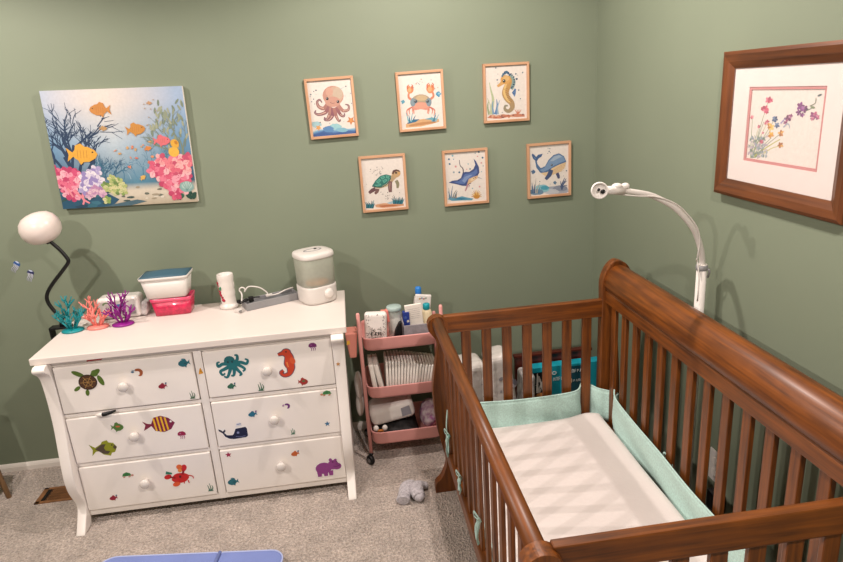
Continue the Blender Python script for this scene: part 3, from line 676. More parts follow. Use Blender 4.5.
# canvas painting of a reef
cx,cz,ca,cw,ch=-2.1783,1.5267,-.0264,.5823,.5036
cv=thing('canvas_painting','large unframed canvas of a coral reef with orange fish and pink corals','canvas painting',(cx,0,cz))
Rm=Matrix.Rotation(-ca,3,'Y'); T=lambda x,y,z: Vector((cx,0,cz))+Rm@Vector((x,y,z))
mb=MB(); mb.obox((cx,-.0125,cz),(cw,.023,ch),Rm); mb.build('stretched_canvas',M['paper'],cv,bevel=.003)
A=Art(T(-cw/2,-.0243,-ch/2),Rm@Vector((1,0,0)),Rm@Vector((0,0,1)),(0,-1,0),cw,ch,step=1.2e-6)
asp=ch/cw
def bgcol(u,v):
    v=v
    top=mixc(lin('#a9bfdc'),lin('#ece0d6'),1-min(1,abs(u-.42)*1.9)**1.3)
    mid=mixc(lin('#6f9cc0'),lin('#c3d2dc'),1-min(1,abs(u-.45)*2.2))
    low=mixc(lin('#174a66'),lin('#3f84a0'),1-min(1,abs(u-.58)*2.4))
    if v>.55: c=mixc(mid,top,(v-.55)/.35)
    else: c=mixc(low,mid,(v-.16)/.39)
    sand=mixc(lin('#ddd2bf'),lin('#bcae96'),max(0,(.1-v)/.1))
    if v<.19 and u>.3: c=mixc(c,sand,min(1,(.19-v)/.04)*min(1,(u-.3)/.08))
    elif v<.19: c=mixc(c,lin('#1d4f6c'),.6)
    return tuple(c[:3])+(1,)
A.mb.grid(lambda a,b: A.P(a,b*asp),36,30,False,bgcol)
def coral(A,x,y,a,L,w,col,dep,spread=.55,col2=None):
    x2,y2=x+L*math.cos(a),y+L*math.sin(a)
    A.stroke([(x,y),((x+x2)/2+R.uniform(-.1,.1)*L,(y+y2)/2),(x2,y2)],w,w*.65,col,3)
    if dep>0:
        for k in range(R.choice((2,2,3))):
            coral(A,lerp(x,x2,R.uniform(.55,1)),lerp(y,y2,R.uniform(.55,1)),a+R.uniform(-spread,spread)*1.3,L*R.uniform(.62,.85),w*.62,col,dep-1,spread)
for i in range(7): coral(A,.38+i*.05,.2,PI/2+R.uniform(-.4,.4),.07,.008,['#8fb0c4','#5f8fac','#4a7f9c'][i%3],3)
for i in range(6): coral(A,.72+i*.05,.25,PI/2+R.uniform(-.5,.3),.08,.008,['#4a7f94','#6f9cac'][i%2],3)
for i in range(9): coral(A,.24+i*.02,.2,PI/2+R.uniform(-.6,.5),.08,.009,['#3a6f8c','#24587a'][i%2],3)
for x,a,L in ((.10,1.55,.15),(.13,1.9,.13),(.16,1.2,.13),(.20,.95,.12),(.07,2.0,.14),(.11,1.35,.2)): coral(A,x,.24,a,L*1.2,.024,'#1d3a5c',4,.6)
for x,a,L in ((.90,1.9,.14),(.93,1.6,.16),(.88,2.2,.12),(.95,1.45,.14)):
    coral(A,x,.34,a,L,.012,'#7f8c78',3,.5)
    for i in range(16):
        px=x+R.uniform(-.17,.05); py=.4+R.uniform(0,.36)
        if px<.99: A.el(px,py,.008,.024,['#96a088','#7f8f7c','#a8ae94'][i%3],R.uniform(-.7,.5),8)
A.t=None
def Q(x,y):  # canvas fractions
    return (x,y*asp)
def flower(A,x,y,r,cols,petals=5):
    a0=R.uniform(0,6)
    for k in range(petals):
        t=a0+2*PI*k/petals; A.el(x+r*.55*math.cos(t),y+r*.55*math.sin(t),r*.52,r*.42,R.choice(cols),t,10,.1)
    for k in range(petals):
        t=a0+2*PI*k/petals; A.stroke([(x,y),(x+r*.7*math.cos(t),y+r*.7*math.sin(t))],r*.1,r*.03,cols[-1],2)
    A.el(x,y,r*.16,r*.16,cols[0],n=8)
A.poly([Q(0,0),Q(.36,0),Q(.42,.06),Q(.34,.12),Q(.2,.10),Q(.1,.14),Q(0,.16)],'#1f5470'); A.poly([Q(.38,.02),Q(.55,.05),Q(.62,.03),Q(.5,0),Q(.3,0)],'#4a6a78')
for i in range(16): A.el(R.uniform(.02,.34),R.uniform(.01,.12),R.uniform(.02,.05),R.uniform(.008,.018),['#173f58','#2f6a7c','#274f4c','#3a7488'][i%4],R.uniform(-.5,.5),9,.2)
for i in range(14): A.el(R.uniform(.4,.75),R.uniform(.02,.15),R.uniform(.012,.03),R.uniform(.005,.01),['#6f7468','#a89c86','#3f5450','#e9e1d0'][i%4],0,9,.2)
for i in range(26): flower(A,*Q(.08+R.gauss(0,.05),.25+R.gauss(0,.055)),.045,['#f2a0b4','#e8708f','#d9527c','#f4b8c4','#c43f6c'])
for p in ([Q(.1,.16),Q(.16,.08),Q(.15,.03)],[Q(.17,.14),Q(.16,.08),Q(.2,.04)],[Q(.06,.18),Q(.09,.1)]): A.stroke(p,.022,.012,'#ee8f9c',4)
for i in range(20): flower(A,*Q(.26+R.gauss(0,.045),.24+R.gauss(0,.06)),.045,['#e6dcec','#cfc4e0','#b4a8d4','#f0e8f0','#9c8cc4'])
for i in range(9): flower(A,*Q(.25+R.gauss(0,.03),.12+R.gauss(0,.03)),.03,['#d9b0c8','#c490b8','#e8c4d0','#b484ac'])
for i in range(16): flower(A,*Q(.40+R.gauss(0,.035),.17+R.gauss(0,.045)),.032,['#b9c47c','#8ca85c','#d4d49c','#e0d8a0','#6f8c4c'])
for i in range(10): A.el(*Q(.93+R.uniform(-.09,.05),.1+R.uniform(-.05,.05)),.03,.018,['#1d4a3c','#2f6450','#163c3c'][i%3],R.uniform(0,3),10,.15)
for i in range(46): flower(A,*Q(min(.96,.845+R.gauss(0,.06)),.25+R.gauss(0,.065)),.05,['#f4a8b8','#ee7f98','#e2607f','#f8c0c4','#c8446c'])
for i in range(16): flower(A,*Q(.90+R.gauss(0,.05),.36+R.gauss(0,.03)),.045,['#f4a8a8','#ee8490','#e66a80','#f6b8b8','#cc5070'])
A.el(*Q(.93,.14),.055,.042,'#8fb4b0',0,16,.05); A.el(*Q(.935,.15),.04,.03,'#b4d0c8',0,14,.05)
for k in range(5): A.stroke([Q(.93,.1),Q(.90+k*.02,.18)],.004,.003,'#6f9894',2)
A.star(.86,.05*asp,.03,'#d44f74',.4,5,.4)
A.el(*Q(.89,.52),.03,.035,'#eab03c',.4,14); A.el(*Q(.875,.45),.04,.038,'#f0bc48',.2,14); A.el(*Q(.90,.53),.012,.016,'#c98424',.4,8)
for x,y,L,c,d,a in ((.395,.83,.15,'#d08a3c',-1,-.03),(.215,.465,.215,'#ecae3c',1,-.03),(.625,.655,.14,'#d08f3c',1,.1),(.80,.55,.125,'#e8747c',1,0),(.395,.675,.055,'#c49a64',1,0),(.69,.49,.055,'#dd8a44',1,.3),(.75,.87,.04,'#c89c74',1,0),(.62,.24,.05,'#e8b860',1,.7)):
    A.fish(x,y*asp,L,c,d,a,.27)
    for k in range(4): A.stroke([(x-L*.15+k*L*.1,y*asp+L*.14),(x-L*.17+k*L*.1,y*asp-L*.14)],L*.012,L*.012,'#b4722c',2)
for i in range(16): A.el(*Q(R.uniform(.45,.72),R.uniform(.32,.56)),R.uniform(.005,.014),R.uniform(.004,.010),['#e89a6c','#e07c64','#d9a86c'][i%3],R.uniform(0,3),8)
for i in range(9): A.el(*Q(R.uniform(.7,.8),R.uniform(.66,.9)),.005,.005,'#b9a48c',0,7)
A.build('reef_picture',M['paint'],cv)

# floral picture on right wall
ff_=thing('floral_picture','large dark wood framed picture of wildflowers on the right wall','framed picture',(0,-1.33,1.53))
y0,y1,z0,z1,b=-1.056,-1.603,1.3125,1.7455,.051
def wbar(p,name,m):
    mb=MB()
    prof=[(0,-.002),(0,-.026),(.010,-.031),(.030,-.028),(.046,-.020),(b,-.018),(b,-.002)]
    # p: outer corner a, outer corner b, inward dirs
    (ay,az),(by,bz),(iy,iz),(jy,jz)=p
    va=[(x,ay+(iy-ay)*d/b,az+(iz-az)*d/b) for d,x in prof]; vb=[(x,by+(jy-by)*d/b,bz+(jz-bz)*d/b) for d,x in prof]
    mb.rings([va,vb],True,False,False); return mb
F=MB()
o=[(y0,z1),(y1,z1),(y1,z0),(y0,z0)]; i_=[(y0-b,z1-b),(y1+b,z1-b),(y1+b,z0+b),(y0-b,z0+b)]
for k in range(4):
    l=(k+1)%4; q=wbar([o[k],o[l],i_[k],i_[l]],'',None); q.mi=[k%2]*len(q.f); base=len(F.v); F.v+=q.v; F.f+=[[a+base for a in f] for f in q.f]; F.c+=q.c; F.sm+=q.sm; F.mi+=q.mi
F.build('frame',[M['walnuty'],M['walnutz']],ff_)
def ring(x,ya,yb,za,zb,ia,ib,ja,jb,th):
    mb=MB()
    for (a,b_,c,d) in ((ya,yb,zb,jb),(ya,yb,ja,za),):
        mb.box(x-th,x,min(a,b_),max(a,b_),min(c,d),max(c,d))
    mb.box(x-th,x,min(ya,ia),max(ya,ia),ja,jb); mb.box(x-th,x,min(yb,ib),max(yb,ib),ja,jb); return mb
ring(-.012,y0-.045,y1+.045,z0+.045,z1-.045,-1.180,-1.488,1.427,1.641,.003).build('mat_board',M['mat'],ff_)
ring(-.010,-1.176,-1.492,1.423,1.645,-1.188,-1.480,1.435,1.633,.003).build('inner_mat',M['matpink'],ff_)
iw,ih=.302,.208
A=Art((-.0102,-1.183,1.430),(0,-1,0),(0,0,1),(-1,0,0),iw,ih,step=2.5e-6)
A.poly([(0,0),(1,0),(1,ih/iw),(0,ih/iw)],'#efe5dc')
A.trace((20,452),(420,515),(50,60))
for x,y in ((60,220),(100,275),(150,150),(150,255),(190,245),(170,300),(228,320),(228,380),(110,330),(75,320),(130,250),(90,380),(60,400),(175,340)):
    A.stroke([(45+x*.15,445),(lerp(50,x,.45),lerp(440,y,.4)),(x,y)],5,2.5,R.choice(['#6f8c5c','#8ca06c','#5c7c5c','#a8a85c']))
A.stroke([(70,440),(150,390),(225,350)],8,4,'#b4b44c'); A.stroke([(95,450),(170,400),(225,385)],6,4,'#c9c07c')
for i in range(80): A.el(R.uniform(35,130)+R.uniform(0,25),R.uniform(330,440),R.uniform(6,13),R.uniform(4,8),R.choice(['#8c9aa4','#a4b0b4','#7c8c84','#b4a8b4','#6f8074','#c4b8bc']),R.uniform(0,3),9,.15)
def fl(x,y,r,cols):
    a0=R.uniform(0,6); r*=.82
    for k in range(5):
        t=a0+2*PI*k/5+R.uniform(-.2,.2); A.el(x+r*.55*math.cos(t),y+r*.55*math.sin(t),r*.54,r*.36,R.choice(cols),t,10,.12)
    A.el(x,y,r*.15,r*.15,cols[-1],n=7)
for x,y,r in ((152,140,22),(168,145,14),(135,185,24),(145,200,16),(118,180,12)): fl(x,y,r,['#d4486c','#c43660','#e0708c','#a82850'])
for x,y,r in ((57,220,14),(100,275,12),(150,255,15),(118,358,14),(125,310,9),(140,262,10)): fl(x,y,r,['#dd6f84','#c8506c','#e89aa4','#b44464'])
for x,y,r in ((192,245,20),(205,278,18),(190,238,12)): fl(x,y,r,['#4a6490','#34507c','#6f86a8','#2a3c64'])
for x,y,r in ((172,285,22),(172,325,20),(160,270,12)): fl(x,y,r,['#ecb43c','#e09c2c','#f4cc6c','#c47c1c'])
for x,y,r in ((228,320,20),(228,382,19)): fl(x,y,r,['#dd9430','#c87c20','#e8ac50','#a8641c'])
for x,y,r in ((262,250,22),(276,238,14),(250,268,12)): fl(x,y,r,['#a4487c','#8c3470','#c07ca0','#6c2458'])
for x,y,r in ((325,195,24),(345,212,22),(318,225,18),(335,238,14)): fl(x,y,r,['#8c3488','#74246c','#a860a4','#561a54'])
for x,y,r in ((392,245,22),(408,258,14),(385,262,12)): fl(x,y,r,['#c45a84','#a84478','#8c3470','#dd8ca8'])
A.stroke([(370,200),(395,190),(398,165)],4,3,'#6f7c5c'); A.stroke([(355,220),(385,210)],4,3,'#5c6c54'); A.el(415,155,11,5,'#4a5c5c',-.3,8); A.el(385,208,12,6,'#7c8c64',.4,8); A.stroke([(240,290),(265,275),(275,300)],8,3,'#a4b0c0'); A.stroke([(225,270),(250,245)],8,3,'#9c8cc0')
A.build('print',M['paint'],ff_)
B(-.0185,-.017,y1+.049,y0-.049,z0+.049,z1-.049).build('glass_pane',M['glass'],ff_)

# wall decals (two tiny jellyfish)
for i,(x,z,a,cc,lb) in enumerate(((-2.742,1.045,-.7,'#274f8c','tiny blue jellyfish decal on the wall left of the lamp, the upper one'),(-2.692,.998,-.45,'#2c2f58','tiny dark jellyfish decal on the wall left of the lamp, the lower one'))):
    A=Art((x,-.0013,z),(math.cos(a),0,math.sin(a)),(-math.sin(a),0,math.cos(a)),(0,-1,0),1,1,clip=False,step=1e-4,unit=.036)
    A.poly([(-.42,.0),(-.36,.3),(-.1,.5),(.15,.48),(.38,.28),(.42,.0),(.2,-.08),(0,0),(-.2,-.08)],cc); A.el(-.05,.36,.25,.1,'#b9c4dc')
    for q in (-.26,-.08,.1,.26): A.stroke([(q,0),(q+.12,-.35),(q+.05,-.75),(q+.14,-1.05)],.11,.04,'#c4c6d4',4,'#a4a8b8')
    A.mb.obox((x,-.0006,z+.003),(.020,.0011,.011),Matrix.Rotation(-a,3,'Y'),col=lin(cc))
    k=A.mb.build('jellyfish_decal',M['gloss'],None,norm=False,loc=(x,0,z)); tag(k,lb,'wall decal')

# ================================================================== THINGS ON THE DRESSER
Z=.7862
lp=thing('gooseneck_lamp','black gooseneck lamp with white globe clamped to the dresser left edge','lamp',(-2.507,-.2,Z))
ne=bez([(-2.512,-.2,.83),(-2.53,-.2,.858),(-2.551,-.2,.905),(-2.549,-.2,.943),(-2.52,-.2,.985),(-2.46,-.2,1.047),(-2.432,-.2,1.078),(-2.432,-.2,1.098),(-2.455,-.2,1.140),(-2.480,-.2,1.172),(-2.488,-.2,1.19)],6)
MB().tube(ne,.0078,12).build('gooseneck',M['black'],lp)
rm=rot('Y',-16)
MB().lathe([(.004,.0655),(.028,.0625),(.052,.054),(.070,.037),(.080,.012),(.0805,-.012),(.073,-.035),(.056,-.054),(.033,-.065),(.012,-.068),(.003,-.068)][::-1],(-2.510,-.2,1.238),32,rm).build('globe_shade',M['globe'],lp)
MB().lathe([(.008,-.074),(.010,-.067),(.012,-.064)],(-2.510,-.2,1.238),16,rm).build('collar',M['black'],lp)
cl=MB(); cl.box(-2.568,-2.480,-.222,-.178,Z+.0005,Z+.010); cl.box(-2.568,-2.560,-.222,-.178,.722,Z+.010); cl.box(-2.568,-2.49,-.218,-.182,.722,.730)
cl.tube([(-2.52,-.2,Z+.005),(-2.516,-.2,Z+.03),(-2.512,-.2,.832)],.010,10); cl.tube([(-2.5,-.2,.728),(-2.5,-.2,.762)],.005,8)
cl.build('clamp',M['blackmetal'],lp,bevel=.002)
def coral_ornament(name,label,x,y,m,h,seed,tall):
    rr=random.Random(seed)
    t=thing(name,label,'coral ornament',(x,y,Z),'plastic coral ornaments on the dresser')
    MB().lathe([(.043,0),(.0465,.003),(.0455,.007),(.037,.011),(.017,.014)],(x,y,Z+.0005),28,sx=1.,sy=.8).build('base',m,t)
    mb=MB()
    def br(p,d,L,r,dep):
        e=p+d*L; md=p.lerp(e,.5)+Vector((rr.uniform(-1,1),rr.uniform(-1,1),0))*L*.10
        mb.tube([p,md,e],[r,r*.9,r*.72],7)
        if dep<=0: mb.ell(e,(r*.95,)*3,7,5); return
        for k in range(rr.choice((2,3,3))):
            q=p.lerp(e,rr.uniform(.5,1)); a=rr.uniform(0,2*PI); sp=rr.uniform(.45,.85)
            n=(d+Vector((math.cos(a)*sp*.85,math.sin(a)*sp*.6,rr.uniform(-.05,.25)))).normalized()
            br(q,n,L*rr.uniform(.62,.85),r*.78,dep-1)
    br(Vector((x+tall*.02,y,Z+.01)),Vector((tall*.12,0,1)).normalized(),h*.38,.0052,3)
    for k in range(7):
        a=2*PI*k/7+.3; br(Vector((x+.012*math.cos(a),y+.008*math.sin(a),Z+.010)),Vector((math.cos(a)*.58,math.sin(a)*.4,.85)).normalized(),h*.25,.0046,2)
    mb.build('branches',m,t)
coral_ornament('coral_ornament','teal plastic coral ornament beside the lamp clamp',-2.452,-.258,M['teal'],.185,4,-.4)
coral_ornament('coral_ornament','salmon pink plastic coral ornament between the teal and purple ones',-2.352,-.245,M['salmon'],.155,12,-.4)
coral_ornament('coral_ornament','purple plastic coral ornament in front of the wipes pack',-2.248,-.240,M['purple'],.18,21,-.1)
# wipes pack
w=thing('wipes_pack','white soft pack of wipes with blue label behind the corals','wipes pack',(-2.28,-.12,Z))
mb=MB(); mb.obox((-2.285,-.115,Z+.052),(.185,.085,.100)); mb.build('pack',M['film'],w,bevel=.018,bseg=4)
A=Art((-2.365,-.1596,Z+.012),(1,0,0),(0,0,1),(0,-1,0),.16,.08,clip=False,step=8e-5,unit=.16)
A.poly([(0,.02),(.98,.03),(.97,.48),(0,.46)],'#e9e4de'); A.poly([(.38,.26),(.72,.27),(.70,.38),(.40,.37)],'#4f86c0'); A.stroke([(.1,.38),(.18,.44),(.26,.42)],.05,.03,'#7fa06a'); A.poly([(.05,.06),(.35,.07),(.34,.12),(.06,.11)],'#c9a8a0'); A.poly([(.8,.05),(.95,.06),(.95,.34),(.82,.3)],'#a9a4a2')
A.build('label',M['paint'],w)
MB().obox((-2.180,-.112,Z+.036),(.03,.075,.066),rot('Y',12)).build('crumpled_end',M['filmgrey'],w,bevel=.01)
# pink basket
pb=thing('pink_basket','translucent hot pink basket on the dresser under the white bin','basket',(-2.05,-.14,Z))
def tub(c,top,bot,z0,z1,th=.003,n=13.):
    mb=MB(); pr=[]
    sxb,syb=bot[0]/top[0],bot[1]/top[1]
    def rg(k,z,ins):
        rs=[]
        for q in range(48):
            a=2*PI*q/48; ca,sa=math.cos(a),math.sin(a); g=1./((abs(ca)**n+abs(sa)**n)**(1./n))
            hx=lerp(bot[0],top[0],k)/2-ins; hy=lerp(bot[1],top[1],k)/2-ins
            rs.append((c[0]+hx*g*ca,c[1]+hy*g*sa,z))
        return rs
    mb.rings([rg(0,z0,.004),rg(.04,z0+.003,0),rg(1,z1,0),rg(1,z1,th),rg(.06,z0+.006,th),rg(0,z0+.005,.03)],True); return mb
tub((-2.05,-.135),(.175,.100),(.155,.086),Z+.0005,Z+.073).build('body',M['hot'],pb)
tub((-2.05,-.135),(.182,.107),(.178,.103),Z+.066,Z+.084,.004).build('rim',M['hotrim'],pb)
wb=thing('white_bin','white tapered bin with slate teal lid stacked on the pink basket','bin',(-2.06,-.135,Z+.085))
tub((-2.062,-.135),(.205,.125),(.172,.100),Z+.0848,Z+.183).build('body',M['plastic'],wb)
tub((-2.062,-.135),(.216,.136),(.211,.131),Z+.172,Z+.186,.004).build('rim',M['plastic'],wb)
lid=MB(); lid.grid(lambda a,b:(-2.165+a*.206,-.197+b*.124,Z+.184+.016*math.sin(PI*a)*math.sin(PI*b)+.004*b),10,6); lid.build('lid',M['slate'],wb,solid=.004)
# tumbler
tu=thing('ceramic_vase','white ceramic tumbler with red berry sprig beside the cable tray','vase',(-1.806,-.14,Z))
pr=[(.030,0),(.043,.001),(.044,.012),(.039,.018),(.034,.022)]
for i in range(13):
    z=.026+i*.011; pr.append((.0325+.0045*i/12+.0012*math.sin(i*1.9),z))
pr+=[(.0355,.160),(.0335,.160),(.031,.10),(.02,.03)]
MB().lathe(pr,(-1.806,-.14,Z+.0004),28).build('body',M['ceramic'],tu)
bm=MB(); ax,ay=-1.806,-.14
def on(a,z,r=.0355): return (ax+r*math.cos(a),ay+r*math.sin(a),Z+z)
for i,(a,z,s) in enumerate(((3.55,.125,.006),(3.7,.112,.005),(3.72,.098,.006),(3.82,.088,.0055),(3.9,.076,.006),(4.0,.068,.006),(4.12,.058,.0055),(4.2,.046,.007),(4.32,.043,.006),(3.62,.118,.005),(3.95,.083,.004))):
    p=on(a,z); bm.ell(p,(s,.0025,s),8,6)
bm.build('berry_sprig',mat('berry_red','#a31232',.4,noise=(40,.2)),tu)
lf=MB(); 
for a,z,s in ((4.0,.098,.009),(4.12,.104,.007)): lf.ell(on(a,z),(s,.0022,s*.8),8,6,rot('Y',30))
lf.build('leaf',mat('leaf_green','#4f8a68',.5,noise=(30,.2)),tu)
# grey cable tray
tr=thing('cable_tray','long grey plastic tray holding cables beside the humidifier','tray',(-1.615,-.135,Z))
rm=rot('Z',24); c0=Vector((-1.618,-.140,Z))
mb=MB(); mb.obox(c0+rm@Vector((0,0,.003)),(.250,.086,.006),rm)
for q,sz in (((0,-.041,.018),(.25,.005,.034)),((0,.041,.018),(.25,.005,.034)),((-.1225,0,.018),(.005,.086,.034)),((.1225,0,.018),(.005,.086,.034))): mb.obox(c0+rm@Vector(q),sz,rm)
mb.build('tray',M['greyplastic'],tr,bevel=.002)
mb=MB(); mb.obox(c0+rm@Vector((.01,0,.014)),(.22,.07,.016),rm); mb.build('inner_tray',M['greydark'],tr,bevel=.003)
wc=thing('white_cable','white looped charging cable rising out of the grey tray','cable',(-1.70,-.15,.82))
loop=[(-1.735+.0125*math.cos(t),-.16,.868+.0125*math.sin(t)) for t in [PI*1.3-i*2*PI/12 for i in range(13)]]
MB().tube(bez([(-1.742,-.195,.812),(-1.738,-.17,.845)]+loop[:10]+[(-1.705,-.155,.880),(-1.66,-.145,.868),(-1.632,-.14,.842),(-1.622,-.14,.826),(-1.585,-.135,.826),(-1.545,-.12,.838),(-1.512,-.105,.842)],5),.0032,8).build('cord',M['plastic'],wc)
MB().obox((-1.622,-.14,.826),(.03,.014,.010),rm).build('plug',M['plastic'],wc,bevel=.002)
bc=thing('black_cable','coiled black cable with plug at the tray end','cable',(-1.725,-.19,.81))
pts=[(-1.735+.022*math.cos(t*1.0),-.195+.014*math.sin(t*1.3),.826+.006*math.sin(t*2.1)) for t in [i*.7 for i in range(20)]]
MB().tube(bez(pts+[(-1.69,-.175,.832),(-1.662,-.16,.828)],3),.0028,7).build('cord',M['black'],bc)
MB().obox((-1.697,-.188,.830),(.022,.014,.026),rm).build('plug',M['black'],bc,bevel=.003)
wa=thing('white_adapter','small white adapter block lying in front of the grey tray','adapter',(-1.745,-.225,Z))
MB().obox((-1.752,-.230,Z+.0085),(.032,.022,.016),rot('Z',-35)).build('body',M['plastic'],wa,bevel=.003)
MB().obox((-1.741,-.246,Z+.009),(.012,.010,.009),rot('Z',-35)).build('connector',M['metal'],wa,bevel=.001)
# humidifier
hu=thing('humidifier','white humidifier with clear tank and round dial on the dresser right end','humidifier',(-1.398,-.158,Z))
hm=rot('Z',28); hc=(-1.400,-.158,Z)
def sq(pr): return MB().lathe(pr,hc,48,hm,n=3.2)
sq([(.070,.0005),(.078,.004),(.081,.015),(.0825,.075),(.0815,.082),(.078,.083)]).build('base',M['plastic'],hu)
sq([(.077,.083),(.0795,.085),(.0815,.212),(.080,.216)]).build('water_tank',M['tank'],hu)
sq([(.0805,.211),(.0845,.213),(.0855,.218),(.085,.228),(.081,.235),(.062,.238),(.03,.239)]).build('lid',M['plastic'],hu)
MB().lathe([(.040,.2385),(.040,.2405),(.034,.2405),(.034,.2385)],hc,28,rot('Z',28),caps=False,sx=1.1,sy=.6).build('nozzle_ring',M['greyplastic'],hu)
MB().lathe([(.0001,.2385),(.006,.2425),(.007,.240)],(hc[0]+.012,hc[1]+.018,hc[2]),10).build('nozzle',M['black'],hu)
MB().lathe([(.055,.083),(.05,.094),(.02,.096)],(hc[0]+.005,hc[1]-.005,hc[2]),24).build('scent_pad',M['orange'],hu)
dd=hm@Vector((.02,-1,0)).normalized(); dp=Vector(hc)+hm@Vector((.020,-.0825,.047))
q=Vector((0,0,1)).rotation_difference(dd).to_matrix()
MB().lathe([(.024,0),(.024,.004),(.020,.005),(.0195,.013),(.016,.016),(.004,.0165)],dp,24,q).build('dial',M['ceramic'],hu)

# ================================================================== CRIB
cb=thing('crib','dark cherry wood sleigh crib with slatted sides and high rolled back','crib',(-.55,-1.3,0))
FY0,FY1=-.638,-.596; NY0,NY1=-2.0,-1.956
lo=[(-.949,.782),(-.947,.76),(-.932,.738),(-.915,.705),(-.921,.65),(-.938,.56),(-.945,.49),(-.942,.405),(-.934,.304),(-.917,.22),(-.905,.16),(-.908,.12),(-.93,.07),(-.957,.042),(-.960,.0)]
li=[(-.800,.0),(-.803,.04),(-.826,.07),(-.842,.14),(-.850,.25),(-.858,.40),(-.860,.55),(-.862,.68),(-.868,.74),(-.866,.785)]
arc=[(-.909+.041*math.cos(t),.781+.038*math.sin(t)) for t in [PI*i/26 for i in range(1,26)]]
lpoly=lo+li+arc
def crv(pts): return [(p.x,p.y) for p in bez([(a,b,0) for a,b in pts],3)]
lpoly=crv(lo)+crv(li)+arc
rpoly=crv([(-.222,0),(-.222,.40),(-.221,.60),(-.220,.80),(-.221,.88),(-.214,.92),(-.196,.957),(-.168,.980),(-.138,.975),(-.112,.955),(-.095,.915),(-.096,.875),(-.115,.835),(-.138,.79),(-.150,.72),(-.140,.55),(-.132,.40),(-.138,.25),(-.150,.13),(-.135,.07),(-.105,.04)])+[(-.103,.0)]
for (a,b) in ((FY0,FY1),(NY0,NY1)):
    p=MB().prism(lpoly,'y',a,b).build('post',M['woodz'],cb,bevel=.004)
    MB().prism(rpoly,'y',a,b).build('post',M['woodz'],cb,bevel=.004)
    f=a if a<-1.5 else b
    MB().lathe([(.007,0),(.0072,.0015),(.004,.002),(.001,.0005)],(-.912,a,.790),12,rot('X',90)).build('screw',M['blackmetal'],p)
MB().prism([(-.911+.022*math.cos(t),.795+.0225*math.sin(t)) for t in [2*PI*i/24 for i in range(24)]],'y',NY1-.004,FY0+.004,smooth=True).build('front_rail',M['woody'],cb)
MB().box(-.912,-.880,NY1-.004,FY0+.004,.200,.262).build('lower_rail',M['woody'],cb,bevel=.005)
rail=[(-.200,.803),(-.206,.806),(-.206,.852),(-.202,.858),(-.210,.866),(-.214,.885),(-.208,.918),(-.192,.944),(-.170,.959),(-.148,.962),(-.124,.952),(-.106,.930),(-.100,.900),(-.106,.868),(-.125,.845),(-.158,.825),(-.172,.803)]
rp=MB().prism(rail,'y',NY1-.004,FY0+.004)
for i in range(4,14): rp.sm[2+i]=True
rp.build('back_rail',M['woody'],cb,bevel=.0015)
MB().box(-.202,-.176,NY1-.004,FY0+.004,.200,.262).build('lower_rail',M['woody'],cb,bevel=.005)
for (a,b) in ((-.636,-.608),(-1.981,-1.955)):
    MB().box(-.885,-.205,a,b,.742,.818).build('end_rail',M['woodx'],cb,bevel=.004,bseg=2)
    MB().box(-.885,-.205,a,b,.200,.262).build('lower_rail',M['woodx'],cb,bevel=.004)
    for i in range(7):
        x=-.794+i*.0857+(.012 if a<-1 else 0)
        B(x-.0195,x+.0195,(a+b)/2-.008,(a+b)/2+.008,.255,.745).build('slat',M['woodz'],cb,bevel=.0025)
for i in range(13):
    y=-.698-i*.0963
    B(-.198,-.182,y-.0185,y+.0185,.255,.806).build('slat',M['woodz'],cb,bevel=.0025)
for i in range(13):
    y=-.742-i*.0950
    B(-.9015,-.8890,y-.0165,y+.0165,.255,.783).build('slat',M['woodz'],cb,bevel=.0025)
B(-.885,-.21,-1.95,-.645,.185,.196).build('mattress_support',M['woodx'],cb,bevel=.002)
# mattress
mt=thing('crib_mattress','white crib mattress with fitted sheet inside the crib','mattress',(-.54,-1.29,.197))
mb=MB()
def mtop(a,b):
    x=lerp(-.872,-.228,a); y=lerp(-1.925,-.668,b)
    e=min(a,1-a)*.64; f=min(b,1-b)*1.26; d=min(e,f); z=.322
    if d<.035: z-=.035*(1-math.sqrt(max(0,1-((.035-d)/.035)**2)))
    z+=.003*math.sin(9*x+3*y)+.002*math.sin(14*y-5*x)
    cd=math.hypot(x+.30,y+.69); z+=.014*math.exp(-(cd/.06)**2)
    return (x,y,z)
n1,n2=44,70
mb.grid(mtop,n1,n2)
rimv=[(i,0) for i in range(n1+1)]+[(n1,j) for j in range(1,n2+1)]+[(i,n2) for i in range(n1-1,-1,-1)]+[(0,j) for j in range(n2-1,0,-1)]
top=[mtop(i/n1,j/n2) for i,j in rimv]; bot=[(p[0],p[1],.198) for p in top]
mb.rings([top,bot],False); mb.f.append(list(range(len(mb.v)-len(bot),len(mb.v)))); mb.c.append(None); mb.sm.append(False); mb.mi.append(0)
mb.build('fitted_sheet',M['sheet'],mt)
# mesh bumper
bp=thing('crib_bumper','mint green mesh bumper tied along the inside of the crib slats','crib bumper',(-.55,-1.3,.3))
def strip(path,zt,zb,n=60,sag=0):
    P=bez([(p[0],p[1],0) for p in path],10); Zt=bez([(i,z,0) for i,z in enumerate(zt)],10)
    m=len(P); mb=MB()
    def fn(a,b):
        k=a*(m-1); i=min(int(k),m-2); t=k-i; p=P[i].lerp(P[i+1],t); d=(P[i+1]-P[i]); nrm=Vector((-d.y,d.x,0)); 
        if nrm.length>0: nrm.normalize()
        kk=a*(len(Zt)-1); ii=min(int(kk),len(Zt)-2); z1=lerp(Zt[ii].y,Zt[ii+1].y,kk-ii)
        w=.006*math.sin(b*7+a*19)*(1-b)+.003*math.sin(a*60)*b*(1-b)
        q=p+nrm*w
        return (q.x,q.y,lerp(zb,z1,b))
    mb.grid(fn,n,8); return mb,fn
